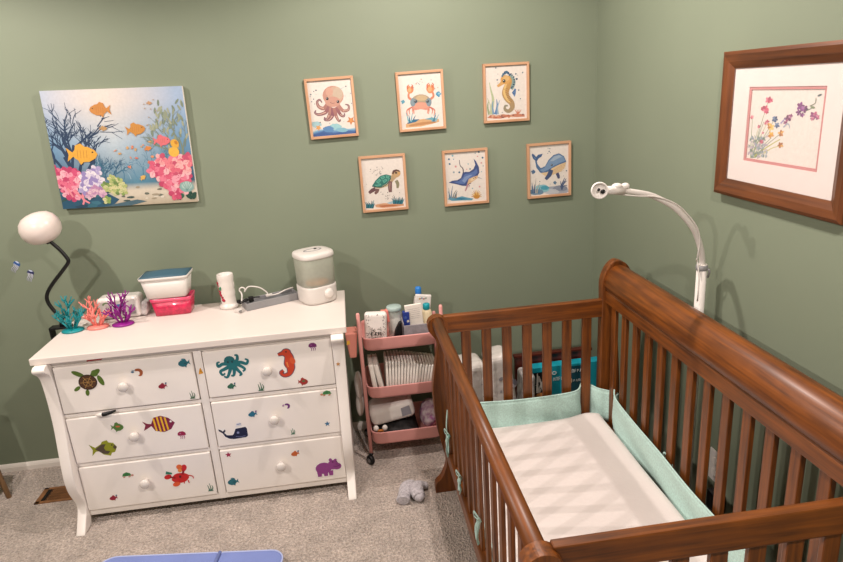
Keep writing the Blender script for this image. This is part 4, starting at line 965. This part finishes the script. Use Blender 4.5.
s1,f1=strip([(-.872,-.655),(-.74,-.656),(-.60,-.655),(-.45,-.655),(-.33,-.648),(-.280,-.592),(-.238,-.650),(-.205,-.668),(-.168,-.70),(-.20,-.745)],[.430,.424,.416,.416,.422,.430,.424,.418,.415,.43],.27)
e=s1.build('end_panel',M['mint'],bp,solid=.004)
MB().tube([f1(i/60,1) for i in range(61)],.0035,6).build('edge_binding',M['mint'],e)
s2,f2=strip([(-.199+.0,-.732),(-.212,-.78),(-.214,-.95),(-.212,-1.15),(-.214,-1.35),(-.212,-1.55),(-.214,-1.75),(-.214,-1.92)],[.452,.432,.420,.412,.402,.405,.415,.43],.27)
e=s2.build('side_panel',M['mint'],bp,solid=.004)
MB().tube([f2(i/60,1) for i in range(61)],.0035,6).build('edge_binding',M['mint'],e)
s3,f3=strip([(-.882,-.66),(-.880,-.9),(-.882,-1.2),(-.880,-1.5),(-.882,-1.92)],[.43,.36,.335,.33,.34],.27)
s3.build('side_panel',M['mint'],bp,solid=.004)
def tie(x,y,z,seed,L):
    rr=random.Random(seed); mb=MB()
    for sgn in (-1,1):
        mb.tube(bez([(x,y,z),(x-.010,y+sgn*.010,z-L*.3),(x-.012+rr.uniform(-.005,.005),y+sgn*.016,z-L*.65),(x-.010,y+sgn*.010,z-L)],5),[.006]*16,8,.35)
        mb.tube(bez([(x,y,z),(x-.014,y+sgn*.022,z+.018),(x-.012,y+sgn*.030,z-.004),(x-.004,y,z)],5),.004,7,.5)
    mb.ell((x-.004,y,z),(.007,.009,.008),8,6); return mb
tie(-.906,-.765,.355,1,.09).build('tie',M['mint'],bp)
tie(-.906,-1.02,.33,2,.06).build('tie',M['mint'],bp)
tie(-.906,-1.345,.395,3,.08).build('tie',M['mint'],bp)
MB().tube(bez([(-.900,-.715,.44),(-.905,-.718,.41),(-.910,-.73,.37),(-.908,-.745,.33),(-.911,-.757,.27)],5),[.007]*21,8,.4).build('tie',M['mint'],bp)
tie(-.178,-1.165,.39,5,.06).build('tie',M['mint'],bp)

# ================================================================== CAMERA ARM
ar=thing('monitor_stand','white monitor arm stand behind the crib curving over the mattress','monitor stand',(-.06,-1.079,0))
MB().tube([(-.062,-1.079,.006),(-.062,-1.079,1.075)],.0165,18).build('pole',M['plastic'],ar)
MB().obox((-.062,-1.01,.006),(.09,.24,.011)).build('base_plate',M['plastic'],ar,bevel=.003)
AP=bez([(-.062,-1.079,1.06),(-.064,-1.081,1.09),(-.077,-1.091,1.129),(-.102,-1.103,1.181),(-.136,-1.116,1.227),(-.197,-1.128,1.286),(-.272,-1.140,1.330),(-.328,-1.152,1.349),(-.405,-1.165,1.366),(-.448,-1.176,1.371)],6)
MB().tube(AP,[lerp(.0105,.0078,i/(len(AP)-1)) for i in range(len(AP))],14).build('arm',M['plastic'],ar)
MB().lathe([(.0175,0),(.0195,.002),(.0195,.016),(.017,.018)],(-.062,-1.079,1.055),20).build('collar',M['greyplastic'],ar)
MB().tube([(-.046,-1.09,1.03),(-.043,-1.095,1.052),(-.05,-1.098,1.062)],.0035,8).build('clip',M['greyplastic'],ar)
pts=[]
for i in range(0,len(AP)):
    t=i/(len(AP)-1); a=t*17+1; r=.0125 if i>8 else .0145
    d=(AP[min(i+1,len(AP)-1)]-AP[max(i-1,0)]).normalized(); u=Vector((0,1,0)); w=d.cross(u)
    k=1.0+.8*math.exp(-((t-.22)/.1)**2)
    pts.append(AP[i]+u*(-abs(math.cos(a*.5))*r*.9)+w*math.sin(a*.5)*r*k)
MB().tube(bez([(-.078,-1.093,.95),(-.079,-1.095,1.03)]+pts[6:],2),.0024,7).build('cable',M['plastic'],ar)
hd=Vector((-.474,-1.189,1.374))
rg=MB(); q=Vector((0,0,1)).rotation_difference(Vector((-.25,-.95,.12)).normalized()).to_matrix()
rg.lathe([(.0135,-.010),(.0235,-.008),(.0255,.004),(.0245,.012),(.0215,.013),(.0205,.006),(.010,.000)],hd,28,q); rg.build('holder_cup',M['plastic'],ar)
MB().ell(hd+Vector((.007,-.009,-.003)),(.0075,.004,.007),10,8).build('holder_screw',M['blackmetal'],ar)
MB().ell(hd+Vector((-.006,-.010,.004)),(.005,.003,.005),10,8).build('holder_screw',M['blackmetal'],ar)
mb=MB(); mb.ell((-.410,-1.168,1.378),(.017,.012,.010),12,8); mb.ell((-.382,-1.164,1.376),(.014,.011,.010),12,8); mb.tube([(-.45,-1.177,1.371),(-.385,-1.162,1.363)],.0125,12); mb.build('clamp',M['plastic'],ar)

# ================================================================== BEHIND THE CRIB
def pack(name,label,cat,c,size,rm,m,group=None,bev=.03):
    t=thing(name,label,cat,(c[0],c[1],0),group)
    MB().obox(c,size,rm).build('wrapper',m,t,bevel=bev,bseg=4); return t
pk=pack('diaper_pack','low white wrapped diaper pack at the left behind the crib end','diaper pack',(-.742,-.30,.235),(.16,.16,.465),rot('Z',4),M['film'])
A=Art((-.81,-.3835,.24),(1,0.07,0),(0,0,1),(0,-1,0),.16,.2,clip=False,step=8e-5,unit=.16)
for i in range(14): A.el(R.uniform(.1,.9),R.uniform(0,1.1),R.uniform(.06,.16),R.uniform(.05,.1),R.choice(['#a9a3a2','#8c8786','#c4bebc']),R.uniform(0,3),9,.2)
A.build('printed_patch',M['gloss'],pk)
pk=pack('diaper_pack','taller white wrapped diaper pack leaning beside the dark wood panel','diaper pack',(-.572,-.31,.25),(.115,.15,.50),rot('Y',-7),M['film'])
A=Art((-.625,-.3865,.24),(1,0,0),(0,0,1),(0,-1,0),.1,.3,clip=False,step=8e-5,unit=.1)
for i in range(16): A.el(R.uniform(.2,1.0),R.uniform(.1,1.6),R.uniform(.06,.16),R.uniform(.05,.14),R.choice(['#9c989f','#7c7a84','#b4aeb4']),R.uniform(0,3),9,.2)
A.build('printed_patch',M['gloss'],pk)
pack('paper_roll_pack','small white wrapped pack between diaper pack and teal box','pack',(-.458,-.31,.188),(.062,.12,.372),rot('Y',2),M['filmgrey'],bev=.018)
tb=thing('diaper_box','teal diaper carton with white lettering behind the crib end','box',(-.25,-.22,0))
B(-.415,-.075,-.30,-.245,0.001,.378).build('carton',M['tealbox'],tb,bevel=.003)
A=Art((-.415,-.3004,0),(1,0,0),(0,0,1),(0,-1,0),.34,.378,clip=False,step=1e-4,unit=1)
A.poly([(.0,.20),(.075,.20),(.075,.355),(.0,.352)],'#141518')
for i in range(7): A.stroke([(.012+R.uniform(0,.045),.24+R.uniform(0,.08)),(.02+R.uniform(0,.05),.26+R.uniform(0,.09))],.012,.005,R.choice(['#d9d4cc','#b9b4ac','#8c8884']),3)
A.el(.04,.228,.03,.016,'#c4844c'); A.poly([(0,.1),(.075,.1),(.075,.215),(0,.21)],'#6f4a2c')
A.poly([(.165,.18),(.285,.18),(.285,.368),(.165,.366)],'#0f4f60')
def letters(x,z,h,n,col,wd=.010):
    for i in range(n):
        xx=x+i*wd*1.25; k=i%4
        if k==0: A.stroke([(xx,z),(xx,z+h)],wd*.3,wd*.3,col,2); A.el(xx+wd*.3,z+h*.7,wd*.35,h*.28,col,n=8)
        elif k==1: A.stroke([(xx,z),(xx+wd*.4,z+h)],wd*.3,wd*.3,col,2); A.stroke([(xx+wd*.8,z),(xx+wd*.4,z+h)],wd*.3,wd*.3,col,2)
        elif k==2: A.stroke([(xx,z),(xx,z+h),],wd*.3,wd*.3,col,2); A.stroke([(xx+wd*.7,z),(xx+wd*.7,z+h)],wd*.3,wd*.3,col,2); A.stroke([(xx,z+h),(xx+wd*.7,z+h)],wd*.25,wd*.25,col,2)
        else: A.stroke([(xx,z),(xx,z+h)],wd*.3,wd*.3,col,2); A.stroke([(xx,z+h*.5),(xx+wd*.6,z+h*.5)],wd*.25,wd*.25,col,2); A.stroke([(xx,z+h),(xx+wd*.6,z+h)],wd*.25,wd*.25,col,2)
letters(.086,.300,.018,5,'#e9f2f2',.011); A.el(.105,.342,.012,.010,'#e9f2f2'); A.el(.105,.342,.007,.005,'#159fb4')
letters(.168,.333,.017,8,'#dfe9ea',.0105); A.el(.180,.292,.015,.017,'#c9b49c'); letters(.202,.285,.012,6,'#cfdadb',.0095)
A.build('carton_print',M['gloss'],tb)
wp=thing('wood_panel','dark red wood panel standing upright behind the teal diaper carton','wood panel',(-.29,-.225,0))
MB().box(-.485,-.10,-.236,-.214,.0,.408).build('board',M['woodred'],wp,bevel=.002)
MB().box(-.490,-.095,-.241,-.208,.408,.424).build('top_edge',M['woodred'],wp,bevel=.004)

# ================================================================== TROLLEY
ct=thing('utility_cart','pink three-tier metal utility cart between the dresser and crib','utility cart',(-1.05,-.22,0))
CX0,CX1,CY0,CY1=-1.214,-.862,-.347,-.085
def trayM(z0,z1):
    mb=MB(); n=9.; c=((CX0+CX1)/2,(CY0+CY1)/2)
    def rg(w,d,z):
        o=[]
        for q in range(56):
            a=2*PI*q/56; ca,sa=math.cos(a),math.sin(a); g=1./((abs(ca)**n+abs(sa)**n)**(1./n)); o.append((c[0]+w/2*g*ca,c[1]+d/2*g*sa,z))
        return o
    W_,D_=CX1-CX0,CY1-CY0
    mb.rings([rg(W_-.06,D_-.06,z0),rg(W_-.016,D_-.016,z0+.004),rg(W_-.004,D_-.004,z0+.016),rg(W_,D_,z1-.006),rg(W_+.004,D_+.004,z1),rg(W_-.004,D_-.004,z1),rg(W_-.006,D_-.006,z1-.006),rg(W_-.012,D_-.012,z0+.012),rg(W_-.05,D_-.05,z0+.006)],True)
    return mb
TZ=[(.572,.638),(.332,.396),(.090,.160)]
for a,b in TZ: trayM(a,b).build('tray',M['pink'],ct)
for x in (CX0-.010,CX1+.010):
    MB().tube([(x,CY0+.006,.052),(x,CY0+.006,.757),(x,CY0+.006,.763)],[.0085,.0085,.006],12).build('post',M['pink'],ct)
    MB().tube([(x,CY1-.006,.052),(x,CY1-.006,.640),(x,CY1-.006,.645)],[.0085,.0085,.006],12).build('post',M['pink'],ct)
    for y in (CY0+.006,CY1-.006):
        w_=MB(); w_.lathe([(.012,-.010),(.022,-.009),(.0235,-.004),(.0235,.004),(.022,.009),(.012,.010)],(x-.006,y-.008,.024),18,rot('Z',35)@rot('Y',90))
        w_.tube([(x,y,.055),(x-.002,y-.003,.046)],.010,10)
        cw_=w_.build('caster',M['black'],ct)
        MB().lathe([(.008,-.0125),(.011,-.0105),(.011,.0105),(.008,.0125)],(x-.006,y-.008,.024),12,rot('Z',35)@rot('Y',90)).build('hub',M['metal'],cw_)
# hanging cup
hg=thing('hanging_cup','coral pink hanging cup with yellow tag on the cart left side','hanging cup',(-1.27,-.25,.6))
mb=MB(); mb.obox((-1.262,-.285,.605),(.056,.09,.125),taper=(.55,.8)); mb.build('cup',M['coralpink'],hg,bevel=.006)
MB().tube([(-1.246,-.285,.655),(-1.240,-.285,.672),(-1.232,-.285,.672),(-1.228,-.285,.640)],.003,6).build('hook',M['coralpink'],hg)
A=Art((-1.286,-.3310,.615),(1,0,0),(0,0,1),(0,-1,0),1,1,clip=False,unit=.02,step=1e-4); A.poly([(0,.0),(.8,.1),(.7,1.),(.1,.9)],'#e8b33c'); A.build('tag',M['gloss'],hg)
# top tray contents
TB=.586
po=thing('patterned_pouch','white cloth pouch with small black print on the cart top tray','pouch',(-1.15,-.28,TB))
mb=MB()
def pf(a,b):
    x=lerp(-1.200,-1.098,a)+.006*math.sin(b*3); z=lerp(TB+.003,.752-.018*a,b); 
    return x,z
mb.obox((-1.148,-.278,.660),(.102,.045,.156),rot('Y',4)); mb.build('body',M['pouch'],po,bevel=.014,bseg=4)
A=Art((-1.203,-.3018,.60),(1,0,-.07),(.07,0,1),(0,-1,0),1,1,clip=False,unit=.1,step=6e-5)
for i in range(150):
    u,w=R.uniform(.06,.97),R.uniform(.15,1.42)
    if .25<u<.8 and .75<w<1.35: continue
    A.el(u,w,R.uniform(.018,.04),R.uniform(.009,.02),R.choice(['#3a3836','#5c5854','#8c8680']),R.uniform(0,3),7)
for u in (.3,.48,.62,.72): A.stroke([(u,.42),(u,.56)],.05,.05,'#23211f',2); 
for u in (.3,.48): A.stroke([(u,.56),(u+.09,.52)],.03,.03,'#23211f',2)
for i in range(10): A.stroke([(.1+i*.07,.18),(.14+i*.07,.3)],.02,.015,'#4a4642',2)
A.build('lettering',M['paint'],po)
jr=thing('glass_jar','glass jar with pale teal lid on the cart top tray','jar',(-1.058,-.22,TB))
MB().lathe([(.028,.0005),(.034,.004),(.034,.118),(.030,.13),(.030,.14)],(-1.055,-.225,TB),28).build('jar',M['jarglass'],jr)
MB().lathe([(.026,.003),(.030,.006),(.030,.09),(.02,.10)],(-1.055,-.225,TB),20).build('cotton_filling',M['diaper'],jr)
MB().lathe([(.034,.136),(.0355,.139),(.0355,.151),(.033,.154),(.01,.155)],(-1.055,-.225,TB),28).build('lid',mat('pale_teal_lid','#a9bdb9',.4,noise=(6,.06)),jr)
MB().obox((-1.087,-.235,TB+.115),(.012,.03,.06),rot('Y',-6)).build('spatula',M['salmon'],jr,bevel=.004)
pk2=thing('pink_packet','thin pink packet standing behind the patterned pouch','packet',(-1.10,-.2,TB))
MB().obox((-1.105,-.205,TB+.068),(.035,.018,.13),rot('Y',5)).build('packet',M['coralpink'],pk2,bevel=.004)
bs=thing('black_pouch','black folded strap pouch leaning against the grey bin','pouch',(-1.05,-.3,TB))
mb=MB(); mb.prism([(-1.078,TB+.003),(-1.032,TB+.003),(-1.030,TB+.108),(-1.042,TB+.108),(-1.062,TB+.07)],'y',-.325,-.300); mb.build('body',M['black'],bs,bevel=.008,bseg=3)
gb=thing('grey_fabric_bin','open grey felt bin on the cart top tray','fabric bin',(-.968,-.235,TB))
mb=MB()
for q in ((-1.027,-.874,-.330,-.324,TB,.676),(-1.027,-.874,-.176,-.170,TB,.686),(-1.027,-1.021,-.330,-.170,TB,.688),(-.880,-.874,-.330,-.170,TB,.676),(-1.027,-.874,-.330,-.170,TB,TB+.006)): mb.box(*q)
mb.build('bin',M['greycloth'],gb,bevel=.002)
GB=TB+.007
def inbin(name,label,cat,parts):
    t=thing(name,label,cat,(parts[0][3]))
    for nm,mb,m,_ in parts: mb.build(nm,m,t,bevel=.002 if nm in('card','carton','packet') else 0)
    return t
nb=thing('white_booklet','white ruled card booklet standing in the grey bin','booklet',(-.965,-.27,GB))
MB().obox((-.965,-.262,.674),(.078,.012,.160),rot('Y',-4)@rot('X',4)).build('booklet',M['paper'],nb,bevel=.002)
A=Art((-.9985,-.2757,.68),(1,0,.07),(-.07,.07,1),(0,-1,.07),1,1,clip=False,unit=.068,step=8e-5)
for i in range(6): A.stroke([(.08,.1+i*.13),(.92,.1+i*.13)],.015,.015,'#b4aeaa',2)
A.build('ruled_lines',M['paint'],nb)
lo_=thing('lotion_bottle','cream lotion bottle with teal cap in the grey bin','bottle',(-.904,-.235,GB))
MB().lathe([(.02,0),(.024,.003),(.026,.06),(.024,.105),(.018,.118),(.013,.122)],(-.904,-.235,GB+.001),24,sx=1.,sy=.75).build('body',M['cream'],lo_)
MB().lathe([(.015,.118),(.0165,.120),(.0165,.142),(.014,.146),(.004,.146)],(-.904,-.235,GB+.001),20).build('cap',M['tealcap'],lo_)
bt=thing('blue_cap_bottle','white bottle with bright blue cap at the back of the cart','bottle',(-.92,-.135,TB))
MB().lathe([(.024,.0005),(.026,.004),(.026,.13),(.02,.155),(.012,.165)],(-.925,-.122,TB),22).build('body',M['plastic'],bt)
MB().lathe([(.0135,.160),(.015,.163),(.015,.196),(.012,.202),(.004,.204)],(-.925,-.122,TB),20).build('cap',M['bluecap'],bt)
wk=thing('white_packet','white foil packet with colourful print at the cart top right','packet',(-.89,-.15,TB))
MB().obox((-.917,-.157,.675),(.078,.016,.170),rot('Y',8)).build('packet',M['film'],wk,bevel=.005)
A=Art((-.938,-.1655,.728),(1,0,-.1),(.1,0,1),(0,-1,0),1,1,clip=False,unit=.06,step=8e-5)
for i,c in enumerate(('#d9a24c','#7f9cc4','#c98a8a','#8cb09c')): A.el(.2+i*.16,.25+.06*(i%2),.09,.06,c,.2,9)
A.build('print',M['paint'],wk)
bb=thing('blue_carton','small royal blue carton in the grey bin left corner','carton',(-1.006,-.25,GB))
MB().obox((-1.004,-.262,.656),(.030,.03,.130)).build('carton',mat('royal_blue_card','#243a8c',.5,noise=(20,.15)),bb,bevel=.002)
A=Art((-1.016,-.2775,.672),(1,0,0),(0,0,1),(0,-1,0),1,1,clip=False,unit=.024,step=8e-5); A.poly([(.55,0),(1,0),(1,.5),(.6,.45)],'#e9e4e0'); A.el(.35,1.,.25,.3,'#4a68b4'); A.build('print',M['paint'],bb)
gk=thing('grey_tube','small grey metal tube in the grey bin right end','tube',(-.893,-.192,GB))
MB().lathe([(.009,.0005),(.010,.004),(.010,.095),(.007,.102),(.007,.125),(.003,.128)],(-.893,-.192,GB),16).build('body',M['metal'],gk)
# middle tray: upright diapers
MBT=.3455
def diaper(label,x,y,tilt,w,h,d,parent_copy=None,group='folded diapers standing on the cart middle tray'):
    t=thing('folded_diaper',label,'diaper',(x,y,MBT),group)
    mb=MB()
    def prof(k):  # folded pad outline in y-z, fat fold at the front
        return [(-d/2,.008),(-d/2-.004,h*.45),(-d/2+.004,h*.85),(-d/2+.02,h),(d/2-.02,h*.97),(d/2,h*.8),(d/2,.006),(0,.0)]
    pts=crv(prof(0)); rs=[]
    rm_=rot('Y',tilt)
    for q,sc in ((-w/2,.93),(-w/2+.002,1.),(-.001,.985),(.001,.985),(w/2-.002,1.),(w/2,.93)):
        rs.append([Vector((x,y,MBT+.001))+rm_@Vector((q,p[0]*sc,.002+p[1]*sc)) for p in pts])
    mb.rings(rs,True); mb.build('pad',M['diaper'],t)
    return t
N=17
base=None; gl='white folded diaper standing in the row on the cart middle tray'
for i in range(N):
    x=-1.118+i*.0128; y=-.232; h=.150-.0030*max(0,i-4); ti=2+i*.75
    if base is None: base=diaper(gl,x,y,2,.0115,.150,.165)
    else:
        t=base.copy(); C.objects.link(t); t.location=(x+h*0,y+R.uniform(-.003,.003),MBT); t.scale=(1,1,h/.150); t.rotation_euler=(0,math.radians(ti-2),0)
        for c in list(base.children):
            k=c.copy(); C.objects.link(k); k.parent=t
for i,(x,ti,lb) in enumerate(((-1.172,-6,'white folded diaper at the left end of the middle tray'),(-1.142,-9,'white folded diaper leaning second from the middle tray left end'))):
    diaper(lb,x+.0,-.25,ti,.022,.155,.15,group=None)
# bottom tray
pp=thing('clear_diaper_pack','shiny clear plastic diaper pack slumped in the cart bottom tray','diaper pack',(-1.10,-.23,.101))
mb=MB(); mb.obox((-1.105,-.225,.222),(.215,.15,.092),rot('Y',-10)); mb.build('wrapper',M['film'],pp,bevel=.028,bseg=4)
A=Art((-1.06,-.3008,.205),(1,0,.17),(-.17,0,1),(0,-1,0),1,1,clip=False,unit=.05,step=8e-5); A.poly([(0,0),(.95,.05),(.9,1),(.05,.9)],'#8f8d96'); A.build('label',M['gloss'],pp)
dc=thing('dark_cloth','charcoal cloth heap under the clear diaper pack','cloth',(-1.05,-.24,.1))
MB().grid(lambda a,b:(lerp(-1.19,-.985,a),lerp(-.325,-.12,b),.107+.058*math.sin(PI*a)**.7*math.sin(PI*b)**.7+.006*math.sin(a*17+b*9)),20,14).build('cloth',M['darkcloth'],dc,solid=.006)
pu=thing('purple_pouch','purple and white patterned cloth pouch in the cart bottom tray','pouch',(-.93,-.23,.1))
MB().ell((-.922,-.225,.170),(.048,.085,.064),18,12,rot('Y',14)).build('body',M['purplecloth'],pu)
ty=thing('baby_rattle','small white and orange baby toy in the bottom tray front','toy',(-1.17,-.3,.1))
mb=MB(); mb.tube([(-1.185,-.308,.150),(-1.155,-.306,.146)],.006,10); mb.build('handle',M['orange'],ty)
mb=MB(); mb.ell((-1.19,-.308,.163),(.013,.012,.015),12,8); mb.ell((-1.148,-.306,.160),(.013,.012,.015),12,8); mb.build('knob_ends',M['pouch'],ty)
bg=thing('white_plastic_bag','white plastic bag hanging behind the cart left post','bag',(-1.27,-.16,.25))
mb=MB(); mb.ell((-1.252,-.17,.33),(.021,.06,.075),14,10); mb.ell((-1.254,-.17,.235),(.022,.06,.065),14,10,rot('Y',4)); mb.build('bag',M['film'],bg)

# ================================================================== FLOOR THINGS
def sock(label,path,rad,g='grey knit baby socks on the carpet'):
    t=thing('knit_sock',label,'sock',(path[0][0],path[0][1],0),g)
    P=bez(path,5); n=len(P); rr=[]
    for i in range(n):
        k=i/(n-1)*(len(rad)-1); a=min(int(k),len(rad)-2); rr.append(lerp(rad[a],rad[a+1],k-a))
    mb=MB().tube(P,rr,14,1.25); mb.ell(P[-1],(rr[-1],rr[-1],rr[-1]*.9),12,8)
    s_=mb.build('foot',M['knit'],t)
    d=(P[0]-P[1]).normalized()
    MB().tube([P[0]-d*.012,P[0]+d*.004,P[0]+d*.006],[rr[0]*1.12,rr[0]*1.15,rr[0]*.9],14,1.25).build('cuff',M['knit'],t)
    return t
sock('grey knit baby sock with open cuff facing the dresser',[(-1.108,-.686,.024),(-1.100,-.653,.026),(-1.085,-.618,.034),(-1.062,-.593,.030)],[.021,.022,.025,.022])
sock('grey knit baby sock with rounded toe beside the crib foot',[(-1.000,-.594,.016),(-1.030,-.606,.030),(-1.045,-.641,.034),(-1.038,-.678,.024)],[.013,.020,.025,.023])
# blue mat
ma=thing('play_mat','periwinkle blue folding play mat at the bottom edge on carpet','mat',(-1.93,-1.2,0))
rm=rot('Z',-8.2); oc=Vector((-1.93,-.850,0))
def panel(x0,x1,r0,r1):
    pts=[]; L_=1.1
    def arc_(cx,cy,r,a0,a1): return [(cx+r*math.cos(lerp(a0,a1,i/6)),cy+r*math.sin(lerp(a0,a1,i/6))) for i in range(7)]
    pts+=arc_(x1-r1,-r1,r1,0,PI/2)[0:] if r1>.01 else [(x1,0)]
    pts+=arc_(x0+r0,-r0,r0,PI/2,PI) if r0>.01 else [(x0,0)]
    pts+=[(x0,-L_),(x1,-L_)]
    return [(oc+rm@Vector((a,b,0)))[:2] for a,b in pts]
for x0,x1,r0,r1 in ((-.37,.087,.06,.012),(.093,.345,.012,.055)):
    p_=panel(x0,x1,r0,r1)
    k=MB().prism(p_,'z',.001,.030).build('mat_panel',M['blue'],ma,bevel=.009,bseg=3)
    MB().tube([(a,b,.028) for a,b in p_],.0035,6,closed=True).build('piping',M['bluepipe'],k)
hx=oc+rm@Vector((.090,0,0)); hy=oc+rm@Vector((.090,-1.1,0))
MB().tube([(hx.x,hx.y,.030),(hy.x,hy.y,.030)],.007,10).build('hinge_seam',M['blue'],ma)
# chair leg at left edge
ch_=thing('nursery_chair','chair with tapered tan wooden leg at the far left edge','chair',(-3.15,-.45,0))
def cleg(x,y,dx,dy): return MB().tube([(x,y,0),(x-dx,y-dy,.40)],[.0105,.019],14)
for x,y,dx,dy in ((-2.912,-.243,.05,.0),(-2.912,-.80,.05,.02),(-3.60,-.243,-.1,-.01),(-3.60,-.80,-.1,.02)): cleg(x,y,dx,dy).build('leg',M['tanwood'],ch_)
B(-3.56,-2.945,-.81,-.22,.39,.50).build('seat',M['seat'],ch_,bevel=.03,bseg=4)
B(-3.58,-3.46,-.80,-.24,.49,.95).build('backrest',M['seat'],ch_,bevel=.03,bseg=4)

# ================================================================== LIGHT
def can(name,x,y,e,col=(1,.885,.82),ang=174,blend=.35,r=.022):
    l=bpy.data.lights.new(name,'SPOT'); l.energy=e; l.color=col; l.spot_size=math.radians(ang); l.spot_blend=blend; l.shadow_soft_size=r
    o=bpy.data.objects.new(name,l); C.objects.link(o); o.location=(x,y,2.425)
can('downlight_a',-2.85,-.95,90); can('downlight_b',-.85,-.88,84); can('downlight_c',-2.85,-2.65,108); can('downlight_d',-.75,-2.65,102)
w=bpy.data.worlds.new('room_world'); bpy.context.scene.world=w; w.use_nodes=True
w.node_tree.nodes['Background'].inputs[0].default_value=(1,.9,.8,1); w.node_tree.nodes['Background'].inputs[1].default_value=.15

# ================================================================== CAMERA
cam=bpy.data.cameras.new('camera'); co=bpy.data.objects.new('camera',cam); C.objects.link(co)
cam.sensor_width=36; cam.sensor_fit='HORIZONTAL'; cam.lens=626.0476/843*36; cam.clip_start=.02
pi_,ya,ro=.29933,.11024,-.065418
fw=Vector((math.sin(ya)*math.cos(pi_),math.cos(ya)*math.cos(pi_),-math.sin(pi_))); rt=Vector((math.cos(ya),-math.sin(ya),0)); up=rt.cross(fw)
r2=rt*math.cos(ro)+up*math.sin(ro); u2=-rt*math.sin(ro)+up*math.cos(ro)
mt_=Matrix((r2,u2,-fw)).transposed().to_4x4(); mt_.translation=Vector((-1.22111,-2.97024,1.7)); co.matrix_world=mt_
sc=bpy.context.scene; sc.camera=co
sc.view_settings.view_transform='Standard'; sc.view_settings.look='None'; sc.view_settings.exposure=0; sc.view_settings.gamma=1
